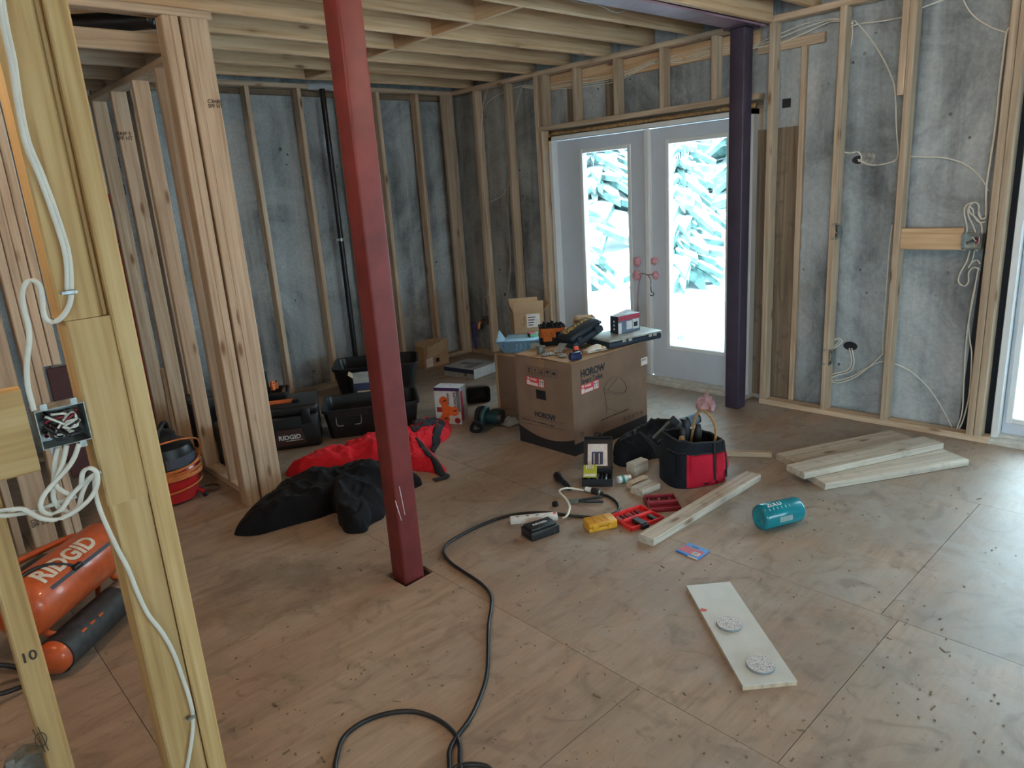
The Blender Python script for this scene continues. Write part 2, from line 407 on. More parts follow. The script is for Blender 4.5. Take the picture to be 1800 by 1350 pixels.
        return s.add(vs, fs, M)
    def mesh(s, name, mats, smooth=False, auto=None):
        me = bpy.data.meshes.new(name)
        me.from_pydata([tuple(v) for v in s.v], [], s.f)
        if not isinstance(mats, (list, tuple)): mats = [mats]
        for m in mats: me.materials.append(MATS[m] if isinstance(m, str) else m)
        if len(mats) > 1: me.polygons.foreach_set('material_index', s.mi)
        if smooth: me.polygons.foreach_set('use_smooth', [True] * len(me.polygons))
        bm = bmesh.new(); bm.from_mesh(me); bmesh.ops.recalc_face_normals(bm, faces=bm.faces); bm.to_mesh(me); bm.free()
        if auto is not None:
            me.polygons.foreach_set('use_smooth', [True] * len(me.polygons)); me.set_sharp_from_angle(angle=math.radians(auto))
        me.update(); return me
    def build(s, name, mats, parent=None, smooth=False, auto=None, label=None):
        o = bpy.data.objects.new(name, s.mesh(name, mats, smooth, auto)); COL.objects.link(o)
        if parent is not None: o.parent = parent
        if label: o['label'] = label
        return o
    def world(s, name, mats, label=None, cat=None, group=None, smooth=False, auto=None, kind=None, base=None, parent=None):
        """build from world-space vertices with the origin at the thing's base"""
        xs = [v.x for v in s.v]; ys = [v.y for v in s.v]; zs = [v.z for v in s.v]
        base = Vector(base) if base is not None else Vector(((min(xs) + max(xs)) / 2, (min(ys) + max(ys)) / 2, min(zs)))
        s.v = [v - base for v in s.v]
        o = s.build(name, mats, None, smooth, auto); o.location = base
        tag(o, label, cat, group, kind)
        if parent is not None: o.parent = parent; o.matrix_parent_inverse = Matrix.Identity(4); o.location = base - parent.location
        return o
def tag(o, label=None, cat=None, group=None, kind=None):
    if label: o['label'] = label
    if cat: o['category'] = cat
    if group: o['group'] = group
    if kind: o['kind'] = kind
    return o
def thing(name, label, cat, loc=(0, 0, 0), rz=0.0, group=None, rot=None):
    o = bpy.data.objects.new(name, None); COL.objects.link(o)
    o.empty_display_size = 0.1; o.location = loc
    o.rotation_euler = rot if rot is not None else (0, 0, rz)
    return tag(o, label, cat, group)
def structure(name, loc=(0, 0, 0)):
    o = bpy.data.objects.new(name, None); COL.objects.link(o); o.location = loc; o['kind'] = 'structure'; return o
def put(o, parent, loc=(0, 0, 0), rot=(0, 0, 0)):
    o.parent = parent; o.location = loc; o.rotation_euler = rot; return o
def spline(pts, n=10, closed=False):
    """Catmull-Rom through the points"""
    P = [Vector(p) for p in pts]; out = []; k = len(P)
    for i in range(k if closed else k - 1):
        p1 = P[i]; p2 = P[(i + 1) % k]
        p0 = P[i - 1] if (i > 0 or closed) else p1 * 2 - p2
        p3 = P[(i + 2) % k] if (i + 2 < k or closed) else p2 * 2 - p1
        for j in range(n):
            t = j / n
            out.append(0.5 * ((2 * p1) + (p2 - p0) * t + (2 * p0 - 5 * p1 + 4 * p2 - p3) * t * t + (3 * p1 - p0 - 3 * p2 + p3) * t ** 3))
    if not closed: out.append(P[-1])
    return out
_FONT = {}
def text_mesh(body, size, mat, M, parent=None, name='lettering', depth=0.0006, bold=0.0, spacing=1.0, sx=1.0, align='LEFT', label=None):
    """flat printed lettering as a thin mesh; M places its XY plane"""
    cu = bpy.data.curves.new('lettering', 'FONT'); cu.body = body; cu.size = size; cu.extrude = depth
    cu.offset = bold; cu.space_character = spacing; cu.align_x = align; cu.resolution_u = 3
    t = bpy.data.objects.new('tmp', cu); COL.objects.link(t)
    dg = bpy.context.evaluated_depsgraph_get()
    me = bpy.data.meshes.new_from_object(t.evaluated_get(dg))
    bpy.data.objects.remove(t); bpy.data.curves.remove(cu)
    me.transform(Matrix.Diagonal((sx, 1, 1, 1)))
    me.materials.clear(); me.materials.append(MATS[mat])
    o = bpy.data.objects.new(name, me); COL.objects.link(o)
    if parent is not None: o.parent = parent
    o.matrix_local = M
    if label: o['label'] = label
    return o
def frame(origin, xdir, ydir):
    """matrix whose XY plane is spanned by xdir, ydir at origin"""
    x = Vector(xdir).normalized(); y = Vector(ydir); y = (y - x * y.dot(x)).normalized(); z = x.cross(y)
    return Matrix.Translation(origin) @ Matrix((x, y, z)).transposed().to_4x4()
# lumber: a prism with eased edges, grain along local Z, meshes shared by size
_LUM = {}
def lumber_mesh(w, t, L, mat):
    key = (round(w, 4), round(t, 4), round(L, 3), mat)
    if key not in _LUM:
        e = min(0.004, t * 0.2); a, b = w / 2, t / 2
        poly = [(-a + e, -b), (a - e, -b), (a, -b + e), (a, b - e), (a - e, b), (-a + e, b), (-a, b - e), (-a, -b + e)]
        _LUM[key] = MB().prism(poly, 0, L).mesh('board', mat)
    return _LUM[key]
def board(name, p0, p1, w, t, wdir, parent=None, mat='spruce_stud'):
    """board from p0 to p1 (centre line); w is measured along wdir"""
    p0 = Vector(p0); p1 = Vector(p1); z = (p1 - p0); L = z.length; z.normalize()
    x = Vector(wdir); x = (x - z * x.dot(z)).normalized(); y = z.cross(x)
    o = bpy.data.objects.new(name, lumber_mesh(w, t, L, mat)); COL.objects.link(o)
    M = Matrix.Translation(p0) @ Matrix((x, y, z)).transposed().to_4x4()
    if parent is not None: o.parent = parent; M = Matrix.Translation(-parent.location) @ M
    o.matrix_local = M
    return o
def stud(parent, x0, x1, y0, y1, z0, z1, mat='spruce_stud', name='stud'):
    """upright board filling the given box"""
    w, t = x1 - x0, y1 - y0
    return board(name, ((x0 + x1) / 2, (y0 + y1) / 2, z0), ((x0 + x1) / 2, (y0 + y1) / 2, z1), w, t, (1, 0, 0), parent, mat)
def beam_x(parent, x0, x1, y0, y1, z0, z1, mat='spruce_stud', name='plate'):
    return board(name, (x0, (y0 + y1) / 2, (z0 + z1) / 2), (x1, (y0 + y1) / 2, (z0 + z1) / 2), y1 - y0, z1 - z0, (0, 1, 0), parent, mat)
def beam_y(parent, x0, x1, y0, y1, z0, z1, mat='spruce_stud', name='plate'):
    return board(name, ((x0 + x1) / 2, y0, (z0 + z1) / 2), ((x0 + x1) / 2, y1, (z0 + z1) / 2), x1 - x0, z1 - z0, (1, 0, 0), parent, mat)
# ================================================================== THE ROOM
plain('joint_dark', (0.06, 0.042, 0.03), 0.9)
plain('osb', (0.42, 0.29, 0.17), 0.8, noise_amt=0.4, scale=60)
plain('door_white', (0.56, 0.60, 0.68), 0.42, noise_amt=0.03, scale=6)
plain('frame_white', (0.70, 0.71, 0.72), 0.45, noise_amt=0.03, scale=6)
plain('sill_metal', (0.62, 0.60, 0.55), 0.45, metal=0.2, noise_amt=0.2, scale=18)
plain('foam_yellow', (0.68, 0.42, 0.14), 0.85, noise_amt=0.3, scale=25, bmp=0.5)
plain('foam_brown', (0.36, 0.22, 0.10), 0.9, noise_amt=0.4, scale=40, bmp=0.5)
plain('membrane_black', (0.012, 0.014, 0.022), 0.55, noise_amt=0.3)
XW, YW, ZT = 4.617, 5.677, 2.520          # room face of the stud walls, underside of their top plates
XC, YC = 4.74, 5.80                       # face of the concrete behind
# ---- floor: plywood sheets with open joints over a dark deck
fl = MB().box(-2.6, 4.95, -3.6, 6.0, -0.14, -0.02).build('floor', 'joint_dark'); fl['kind'] = 'structure'
GAP = 0.0011
bands = [(-2.5, -0.84, [-3.5, -1.1, 1.35, 3.8, 5.8]), (-0.84, 0.38, [-3.5, 0.1, 2.55, 5.0, 5.8]), (0.38, 1.60, [-3.5, -1.2, 1.24, 3.68, 5.8]),
         (1.60, 2.51, [-3.5, -1.68, 0.76, 3.2, 5.64, 5.8]), (2.51, 3.73, [-3.5, -1.62, 0.82, 3.26, 5.7, 5.8]), (3.73, 4.74, [-3.5, -0.4, 2.04, 4.48, 5.8])]
for x0, x1, ys in bands:
    for y0, y1 in zip(ys, ys[1:]):
        mb = MB(); a, b, c, d = x0 + GAP, x1 - GAP, y0 + GAP, y1 - GAP
        if x0 == 0.38 and y0 == 1.24:                     # cut out around the red post
            mb.prism([(a, c), (b, c), (b, 2.362), (1.445, 2.352), (1.44, 2.50), (b, 2.505), (b, d), (a, d)], -0.019, 0)
        else:
            mb.box(a, b, c, d, -0.019, 0)
        mb.build('plywood_sheet', 'worn_plywood', fl)
# ---- concrete walls
def wall(name, boxes):
    mb = MB()
    for b in boxes: mb.box(*b)
    o = mb.build(name, 'concrete'); o['kind'] = 'structure'; return o
D1 = (2.53, 4.53); D2 = (-0.93, 1.02); DZ = 2.105      # door openings (y range, height)
WR = wall('wall_right', [(XC, 4.96, 4.53, 6.0, -0.02, 2.56), (XC, 4.96, 1.02, 2.53, -0.02, 2.56), (XC, 4.96, -3.6, -0.93, -0.02, 2.56),
                         (XC, 4.96, 2.53, 4.53, DZ, 2.56), (XC, 4.96, -0.93, 1.02, DZ, 2.56), (XC, 4.96, -3.6, 6.0, 2.56, 2.83)])
WB = wall('wall_back', [(-2.6, XC, YC, 6.0, -0.02, 2.83)])
WL = wall('wall_left', [(-2.8, -2.5, -3.6, -3.1, -0.02, 2.83), (-2.8, -2.5, -0.5, 6.0, -0.02, 2.83), (-2.8, -2.5, -3.1, -0.5, -0.02, 0.6), (-2.8, -2.5, -3.1, -0.5, 2.0, 2.83)])
WF = wall('wall_front', [(-2.6, 1.0, -3.7, -3.5, -0.02, 2.83), (3.8, XC, -3.7, -3.5, -0.02, 2.83), (1.0, 3.8, -3.7, -3.5, -0.02, 0.65), (1.0, 3.8, -3.7, -3.5, 1.6, 2.83)])
def window(name, loc, rz, w, h, n):
    r = structure(name, loc); r.rotation_euler.z = rz
    f = MB(); f.box(-w / 2, w / 2, -0.05, 0.05, 0, 0.06).box(-w / 2, w / 2, -0.05, 0.05, h - 0.06, h)
    for k in range(n + 1):
        x = -w / 2 + (w - 0.06) * k / n; f.box(x, x + 0.06, -0.05, 0.05, 0.06, h - 0.06)
    f.build('window_frame', 'frame_white', r)
    for k in range(n):
        x = -w / 2 + (w - 0.06) * k / n + 0.06; MB().box(x, x + (w - 0.06) / n - 0.06, -0.004, 0.004, 0.06, h - 0.06).build('pane', 'pane_glass', r)
    return r
window('added_window_1', (2.4, -3.6, 0.65), 0, 2.8, 0.95, 3)  # unseen window behind the camera, added for more light inside
window('added_window_2', (-2.65, -1.8, 0.6), math.radians(90), 2.6, 1.4, 2)  # unseen window added to fill the right wall side with daylight

# ---- ceiling: joists under a sheathing deck
ce = MB().box(-2.6, 4.74, -3.6, 6.0, 2.795, 2.83).build('ceiling', 'osb'); ce['kind'] = 'structure'
JY = [2.985 + 0.4135 * k for k in range(-16, 7)]
for y in JY:
    if 2.35 < y < 2.70: continue
    beam_x(ce, -2.5, 4.735, y, y + 0.038, 2.558, 2.793, 'joist_wood', 'joist')
for k in range(len(JY) - 1):                                # solid blocking between the joists
    y0, y1 = JY[k] + 0.039, JY[k + 1] - 0.001
    if y0 < 2.7 or y1 > 5.6: continue
    beam_y(ce, 2.985, 3.023, y0, y1, 2.56, 2.792, 'joist_wood', 'blocking')
# wood packer bolted into the steel beam's web
beam_x(ce, -2.5, 4.60, 2.405, 2.443, 2.515, 2.75, 'joist_wood', 'packer_board')

# ---- right wall framing
def rstud(y0, z0=0.038, z1=ZT, w=0.038, x0=XW, d=0.089, name='stud', mat='spruce_stud'):
    return stud(WR, x0, x0 + d, y0, y0 + w, z0, z1, mat, name)
beam_y(WR, XW, XW + 0.089, 2.60, YW - 0.01, ZT, ZT + 0.038, name='top_plate')
beam_y(WR, XW, XW + 0.089, -0.9, 2.44, ZT, ZT + 0.038, name='top_plate')
beam_y(WR, XW, XW + 0.089, 4.50, YW - 0.01, 0, 0.038, name='bottom_plate')
beam_y(WR, XW, XW + 0.089, 1.01, 2.44, 0, 0.038, name='bottom_plate')
for y in (5.332, 4.900): rstud(y)
rstud(4.530, name='king_stud'); rstud(4.491, z1=2.078, name='jack_stud')
rstud(4.445, z0=2.117, name='cripple_stud')
for px in (1004, 1077, 1158, 1249): rstud(FX(px, 118, XW).y - 0.038, z0=2.117, name='cripple_stud')
beam_y(WR, XW, XW + 0.089, 2.50, 4.529, 2.078, 2.116, name='header_plate')
beam_y(WR, XW + 0.10, XC - 0.001, 2.55, 4.50, 2.40, 2.52, 'joist_wood', 'sill_plate')
rstud(2.400); rstud(1.958); rstud(1.573)
rstud(1.612, z0=1.985, name='sister_stud')
rstud(1.090, name='king_stud'); rstud(1.050, name='jack_stud')
rstud(2.42, x0=XC - 0.034, d=0.030, w=0.06, mat='old_plywood', name='furring_strip')
rstud(2.228, x0=XC - 0.036, d=0.033, w=0.036, z1=2.36, name='furring_strip')
beam_y(WR, XC - 0.036, XC - 0.003, 2.12, 2.56, 2.36, 2.42, name='furring_plate')
beam_y(WR, XW + 0.02, XW + 0.058, FX(1690, 420, XW).y, 1.572, 1.112, 1.235, 'joist_wood', 'blocking')
MB().box(0, 0.004, 0, 0.30, 0, 1.86).build('plywood_panel', 'old_plywood', WR).location = (XC - 0.005, 2.265, 0.03)
MB().box(0, 0.004, 0, 0.14, 0, 0.30).build('plywood_panel', 'old_plywood', WR).location = (XC - 0.005, 4.15, 2.12)
MB().box(0, 0.004, 0, 0.12, 0, 0.30).build('plywood_panel', 'old_plywood', WR).location = (XC - 0.005, 3.76, 2.12)
MB().box(0, 0.006, 0, 0.055, 0, 0.055).build('square_plate', 'membrane_black', WR).location = (XC - 0.012, 2.335, 2.01)
# broken edge where the newer concrete stops
def ragged():
    rnd = random.Random(3); mb = MB()
    zs = [0.05 + 0.1 * i for i in range(24)]
    L = [(2.205 + 0.035 * rnd.uniform(-1, 1) - (0.05 if 0.5 < z < 0.9 else 0) - (0.07 if 1.9 < z < 2.25 else 0), z) for z in zs]
    poly = [(y, z) for y, z in L] + [(1.6, 2.35), (1.6, 0.05)]
    M = frame((XC - 0.018, 0, 0), (0, 1, 0), (0, 0, 1))
    mb.prism(poly, -0.0, 0.0175, M)
    return mb.build('concrete_patch', 'concrete_newer', WR)
ragged()
MB().add([(XC - 0.004, 1.20, 0), (XC - 0.004, 1.03, 0), (XC - 0.004, 1.03, 2.5), (XC - 0.004, 1.12, 2.5), (XC, 1.20, 0), (XC, 1.03, 0), (XC, 1.03, 2.5), (XC, 1.12, 2.5)],
         [(0, 1, 2, 3), (7, 6, 5, 4), (0, 4, 5, 1), (1, 5, 6, 2), (2, 6, 7, 3), (3, 7, 4, 0)]).build('sealing_membrane', 'membrane_black', WR)

# ---- back wall framing
def bstud(x0, z0=0.038, z1=ZT, w=0.038):
    return stud(WB, x0, x0 + w, YW, YW + 0.089, z0, z1)
for x in (2.572, 3.010, 3.395, 3.765, 4.194, 2.15, 1.74, 1.30, 0.89, 0.47, 0.06, -0.35): bstud(x)
stud(WB, 4.500, 4.589, YW, YW + 0.038, 0.038, ZT); stud(WB, 4.592, 4.63, YW + 0.002, YW + 0.089, 0.038, ZT)
beam_x(WB, -0.5, 4.64, YW, YW + 0.089, ZT, ZT + 0.038, name='top_plate')
beam_x(WB, -0.5, 4.64, YW, YW + 0.089, 0, 0.038, name='bottom_plate')
beam_x(WB, -0.5, 4.64, YW + 0.09, YC - 0.001, 2.475, 2.52, 'old_plywood', name='sill_plate')

# ---- partition in the middle of the room: built-up end post, studs going back, dropped soffit
PM = structure('wall_middle', (1.40, 3.74, 0))
stud(PM, 1.345, 1.383, 3.74, 3.829, 0, 2.50); stud(PM, 1.384, 1.422, 3.74, 3.829, 0, 2.50)
stud(PM, 1.436, 1.474, 3.74, 3.829, 0, 2.50); stud(PM, 1.475, 1.564, 3.744, 3.782, 0, 2.50)
beam_x(PM, 0.60, 1.585, 3.74, 3.829, 2.502, 2.54, name='top_plate')
beam_y(PM, 1.40, 1.489, 3.83, 5.45, 0, 0.038, name='bottom_plate')
for y in (4.10, 4.50, 4.93, 5.36): stud(PM, 1.40, 1.489, y, y + 0.038, 0.038, 2.33)
stud(PM, 1.372, 1.398, 4.94, 4.965, 0.038, 0.62)
beam_y(PM, 1.40, 1.489, 3.83, 5.45, 2.33, 2.368, name='soffit_plate')
beam_y(PM, 1.43, 1.468, 3.86, 5.45, 2.37, 2.45, name='soffit_plate')
for y in (3.93, 4.32, 4.74, 5.15): beam_x(PM, 0.62, 1.429, y, y + 0.038, 2.37, 2.459, name='soffit_rung')
stud(PM, 0.86, 0.899, 3.84, 3.93, 2.26, 2.50, name='soffit_hanger')
beam_y(PM, 0.58, 0.618, 3.83, 5.66, 2.30, 2.389, name='soffit_plate')

# ---- far partition on the left, seen past the compressor
PL = structure('wall_left_partition', (0.45, 4.12, 0))
for x0, x1, dy in ((0.575, 0.612, 0), (0.534, 0.572, 0), (0.395, 0.500, 0.02), (0.318, 0.352, 0), (0.205, 0.30, 0.02), (0.10, 0.138, 0), (-0.06, 0.03, 0.02)):
    stud(PL, x0, x1, 4.12 + dy, 4.209 if dy == 0 else 4.178, 0, 2.53)
stud(PL, 0.614, 0.652, 4.12, 4.209, 0.912, 2.53); stud(PL, 0.656, 0.694, 4.12, 4.209, 0.912, 2.53)
beam_x(PL, -0.6, 0.70, 4.12, 4.209, 2.531, 2.557, name='top_plate')

# ---- near partition: post and stud carrying the switch boxes
YN = 1.60
PN = structure('wall_near', (0.30, YN, 0))
stud(PN, 0.076, 0.121, YN, YN + 0.089, 0.038, 2.50, 'warm_lit_stud')
stud(PN, 0.286, 0.357, YN, YN + 0.089, 1.413, 2.50, 'warm_lit_stud')
stud(PN, 0.358, 0.372, YN + 0.012, YN + 0.089, 1.413, 2.50, 'warm_lit_stud')
stud(PN, 0.291, 0.372, YN - 0.003, YN + 0.089, 1.020, 1.412, 'warm_lit_stud', 'post_block')
stud(PN, 0.294, 0.371, YN, YN + 0.089, 0.038, 1.019, 'warm_lit_stud')
stud(PN, 0.373, 0.413, YN - 0.004, YN + 0.089, 0.038, 2.50, 'warm_lit_stud')
board('blocking', (-0.30, YN + 0.019, 1.216), (0.194, YN + 0.019, 1.216), 0.168, 0.038, (0, 0, 1), PN, 'warm_lit_stud')
stud(PN, -0.32, -0.28, YN, YN + 0.089, 0.038, 2.50, 'warm_lit_stud')
beam_x(PN, -2.4, 0.44, YN, YN + 0.089, 0, 0.038, 'warm_lit_stud', name='bottom_plate')
beam_x(PN, -2.4, 0.44, YN, YN + 0.089, 2.50, 2.538, 'warm_lit_stud', name='top_plate')

# ---- glazed doors
def glazed_door(name, y0, y1, leaves, gz, gmargin):
    """inswing patio door in the right wall: frame, leaves with lite frames and panes, sill"""
    r = structure(name, (4.74, (y0 + y1) / 2, 0))
    oy = r.location.y; X0 = 4.672 - 4.74
    f = MB()
    f.box(X0, 0.16, y0 - oy, y0 - oy + 0.032, 0.03, 2.026).box(X0, 0.16, y1 - oy - 0.032, y1 - oy, 0.03, 2.026).box(X0, 0.16, y0 - oy, y1 - oy, 1.994, 2.026)
    f.build('door_frame', 'frame_white', r)
    n = len(leaves)
    for (a, b, gl) in leaves:
        lf = MB(); a -= oy; b -= oy
        if gl is None:
            lf.box(0.0, 0.045, a, b, 0.045, 1.99).build('door_leaf', 'door_white', r); continue
        g0, g1 = gl[0] - oy, gl[1] - oy
        lf.box(0.0, 0.045, a, g0, 0.045, 1.99).box(0.0, 0.045, g1, b, 0.045, 1.99).box(0.0, 0.045, g0, g1, 0.045, gz[0]).box(0.0, 0.045, g0, g1, gz[1], 1.99)
        leaf = lf.build('door_leaf', 'door_white', r)
        w = 0.032; q = MB()
        for (u0, u1, v0, v1) in ((g0 - w, g0, gz[0] - w, gz[1] + w), (g1, g1 + w, gz[0] - w, gz[1] + w), (g0, g1, gz[0] - w, gz[0]), (g0, g1, gz[1], gz[1] + w)):
            q.rbox(-0.011, 0.006, u0, u1, v0, v1, 0.004, 1)
        q.build('lite_frame', 'frame_white', leaf)
        MB().box(0.016, 0.022, g0 - 0.004, g1 + 0.004, gz[0] - 0.004, gz[1] + 0.004).build('pane', 'pane_glass', leaf)
    s = MB(); s.box(X0 - 0.02, 0.20, y0 - oy, y1 - oy, 0.0, 0.028).box(X0 + 0.03, 0.14, y0 - oy + 0.03, y1 - oy - 0.03, 0.028, 0.042)
    s.box(X0 - 0.045, X0 - 0.02, y0 - oy, y1 - oy, 0.0, 0.012)
    s.build('threshold', 'sill_metal', r)
    return r
d1 = glazed_door('door_1', 2.56, 4.468, [(3.502, 4.432, (3.675, 4.145)), (2.60, 3.448, (2.795, 3.282))], (0.312, 1.868), 0)
MB().rbox(-0.03, 0.02, 3.449 - 3.514, 3.501 - 3.514, 0.045, 1.992, 0.012, 2).build('astragal', 'frame_white', d1)
d2 = glazed_door('door_2', -0.90, 1.012, [(0.072, 0.976, (0.40, 0.928)), (-0.864, 0.018, None)], (0.142, 1.868), 0)  # unseen second leaf left blank, pane narrowed, to cut the daylight here
MB().rbox(-0.03, 0.02, 0.019 - 0.056, 0.071 - 0.056, 0.045, 1.992, 0.012, 2).build('astragal', 'frame_white', d2)
def foam(y, z0, z1, horiz=False, y1=None):
    rnd = random.Random(11); pts = []; rr = []
    n = 40
    for i in range(n):
        t = i / (n - 1)
        if horiz: pts.append((4.70 + rnd.uniform(-.006, .006), y + (y1 - y) * t, z0 + rnd.uniform(-.003, .003)))
        else: pts.append((4.70 + rnd.uniform(-.012, .012), y + rnd.uniform(-.003, .003), z0 + (z1 - z0) * t))
        rr.append((0.012 if not horiz else 0.014) + rnd.uniform(-.003, .005))
    return MB().tube(pts, rr, 8)
foam(4.476, 0.1, 2.05).build('spray_foam', 'foam_yellow', d1, smooth=True).location = -d1.location
foam(2.56, 2.048, 0, True, 4.47).build('spray_foam', 'foam_brown', d1, smooth=True).location = -d1.location
def bucks(d, y0, y1):
    stud(d, 4.745, 4.90, y1 + 0.006, y1 + 0.044, 0, 2.05, name='door_buck'); stud(d, 4.745, 4.90, y0 - 0.044, y0 - 0.006, 0, 2.05, name='door_buck')
    beam_y(d, 4.735, 4.90, y0 - 0.05, y1 + 0.05, 2.029, 2.104, 'old_plywood', name='door_buck')
bucks(d1, 2.577, 4.486); bucks(d2, -0.88, 0.972)

# ================================================================== OUTSIDE
plain('snow', (0.86, 0.90, 0.92), 0.8, noise_amt=0.05, scale=1.5)
plain('spruce_needles', (0.085, 0.17, 0.16), 0.9, noise_amt=0.6, scale=6)
plain('bark', (0.22, 0.20, 0.18), 0.9)
def snow_ground():
    mb = MB()
    mb.grid(lambda u, v: (4.98 + u * 45, -22 + v * 55, -0.22 + 0.10 * noise.noise((u * 14, v * 17, 0)) + max(0, u - 0.12) * 5.0 + 0.35 * max(0, u - .05) * noise.noise((u * 9, v * 11, 3))), 50, 50)
    o = mb.build('ground', 'snow', smooth=True); o['kind'] = 'structure'; return o
snow_ground()
def snow_side(name, x0, x1, y0, y1):
    mb = MB(); mb.grid(lambda u, v: (x0 + (x1 - x0) * u, y0 + (y1 - y0) * v, -0.25 + 0.08 * noise.noise((u * 12, v * 12, 8))), 20, 20)
    o = mb.build(name, 'snow', smooth=True); o['kind'] = 'structure'
snow_side('ground_front', -20, 25, -30, -3.75); snow_side('ground_left', -30, -2.85, -3.7, 20)
def tree_mesh(seed, h):
    rnd = random.Random(seed); mb = MB()
    mb.m(0).cyl((0, 0, -0.5), (0, 0, h * 0.96), 0.10, 0.02, 8)
    tiers = 34
    for t in range(tiers):
        z = h * (0.10 + 0.88 * (t + rnd.uniform(-.4, .4)) / tiers); rad = (h * 0.20) * rnd.uniform(0.8, 1.1) * (1 - t / (tiers + 1.0)) + 0.12
        n = 15
        for i in range(n):
            a = 2 * math.pi * (i + rnd.random() * 0.6) / n; L = rad * rnd.uniform(0.45, 1.2); dr = rnd.uniform(0.1, 0.65)
            d = Vector((math.cos(a), math.sin(a), 0)); s = Vector((-d.y, d.x, 0)); w = L * rnd.uniform(0.06, 0.26)
            p0 = Vector((0, 0, z)); p1 = p0 + d * L * 0.55 + Vector((0, 0, -L * 0.3 * dr)); p2 = p0 + d * L + Vector((0, 0, -L * dr))
            vs = [p0 + s * .03, p0 - s * .03, p1 - s * w, p1 + s * w, p2]
            low = Vector((0, 0, -0.05 - L * .05)); snow = rnd.random() < 0.88
            top = [v + Vector((0, 0, 0.035)) for v in vs]
            mb.m(1).add(vs + [v + low for v in vs], [(0, 1, 2, 3), (3, 2, 4), (5, 8, 7, 6), (8, 9, 7), (0, 3, 8, 5), (3, 4, 9, 8), (4, 2, 7, 9), (2, 1, 6, 7)])
            if snow: mb.m(2).add(top + [v + Vector((0, 0, 0.004)) for v in vs], [(0, 1, 2, 3), (3, 2, 4), (0, 3, 8, 5), (3, 4, 9, 8), (4, 2, 7, 9), (2, 1, 6, 7)])
    return mb
TREES = [(9.2, 8.9, 4.6, 'leftmost snowy spruce seen through the left door pane'), (13.6, 11.6, 8, 'tall snowy spruce behind the left door pane'),
         (10.6, 7.2, 4.2, 'short snow-laden spruce between the two door panes'), (15.0, 8.4, 8.5, 'tall snowy spruce seen through the upper right pane'),
         (11.2, 5.4, 4.2, 'small snowy spruce at the edge of the right pane')]
for i, (x, y, h, lab) in enumerate(TREES):
    t = thing('spruce_tree', lab, 'tree', (x, y, -0.25 + max(0, (x - 4.98) / 45 - .12) * 5), rz=i * 1.3, group='snowy spruces outside')
    mb = tree_mesh(20 + i, h)
    br = MB(); tk = MB(); sn = MB()
    for f, m in zip(mb.f, mb.mi):
        dst = (tk, br, sn)[m]; b = len(dst.v); dst.v += [mb.v[q] for q in f]; dst.f.append(list(range(b, b + len(f)))); dst.mi.append(0)
    tk.build('trunk', 'bark', t); br.build('branches', 'spruce_needles', t)['kind'] = 'stuff'; sn.build('snow_load', 'snow', t)['kind'] = 'stuff'
# ================================================================== BULBS OUT OF VIEW (two added to brighten the room)
def emit(name, col, strength):
    m, nt, b = _new(name)
    b.inputs['Base Color'].default_value = (*col, 1); b.inputs['Emission Color'].default_value = (*col, 1); b.inputs['Emission Strength'].default_value = strength
    nz = N(nt, 'ShaderNodeTexNoise', Scale=4.0); nt.links.new(mth(nt, 'ADD', mth(nt, 'MULTIPLY', nz.outputs[0], 0.1), strength), b.inputs['Emission Strength'])
    return m
emit('bulb_warm', (1.0, 0.80, 0.58), 78.0)
plain('porcelain', (0.8, 0.8, 0.78), 0.3)
def bulb(x, y, label, s=1.0):
    t = thing('unseen_bulb', label, 'lamp', (x, y, 2.558))
    MB().lathe([(0.055, 0), (0.055, -0.012), (0.035, -0.03), (0.03, -0.05)], 20).build('lamp_holder', 'porcelain', t, auto=40)
    MB().lathe([(0.013, -0.05), (0.016 * s, -0.05 - 0.025 * s), (0.03 * s, -0.05 - 0.055 * s), (0.034 * s, -0.05 - 0.075 * s), (0.027 * s, -0.05 - 0.098 * s), (0.002, -0.05 - 0.108 * s)], 24).build('bulb', 'bulb_warm', t, smooth=True)
bulb(2.35, JY[12] + 0.019, 'unseen warm bulb added to brighten the room centre, in front of the steel beam', 1.3)  # added above the view to brighten the centre of the floor
bulb(-0.15, JY[14] + 0.019, 'unseen warm bulb added to light the partition end, left of the near post', 1.5)  # added out of view, lights the partition end from the left
bulb(-1.5, JY[7] + 0.019, 'bare warm bulb on the joist behind the near partition')
# ================================================================== STEEL, PIPES, WIRING
plain('red_primer', (0.165, 0.024, 0.024), 0.55, noise_amt=0.22, scale=9, bmp=0.08)
plain('purple_primer', (0.044, 0.032, 0.058), 0.5, noise_amt=0.2, scale=9)
plain('beam_primer', (0.26, 0.17, 0.22), 0.42, noise_amt=0.25, scale=6)
plain('abs_black', (0.010, 0.011, 0.014), 0.35)
plain('galvanised', (0.34, 0.36, 0.35), 0.42, metal=0.8, noise_amt=0.3, scale=60)
plain('cable_white', (0.72, 0.70, 0.62), 0.5, noise_amt=0.06)
plain('wire_black', (0.015, 0.015, 0.017), 0.4); plain('wire_red', (0.30, 0.02, 0.04), 0.4)
plain('tape_grey', (0.40, 0.42, 0.45), 0.45); plain('pex_red', (0.50, 0.02, 0.03), 0.35); plain('pex_blue', (0.05, 0.03, 0.28), 0.35)
plain('copper', (0.55, 0.24, 0.14), 0.4, metal=0.8, noise_amt=0.3)
plain('tag_white', (0.75, 0.76, 0.76), 0.6); plain('ink_black', (0.015, 0.015, 0.018), 0.6)
plain('rockwool', (0.30, 0.30, 0.30), 0.95, noise_amt=0.5, scale=40, bmp=0.8)
plain('dark_red_panel', (0.05, 0.012, 0.014), 0.7)

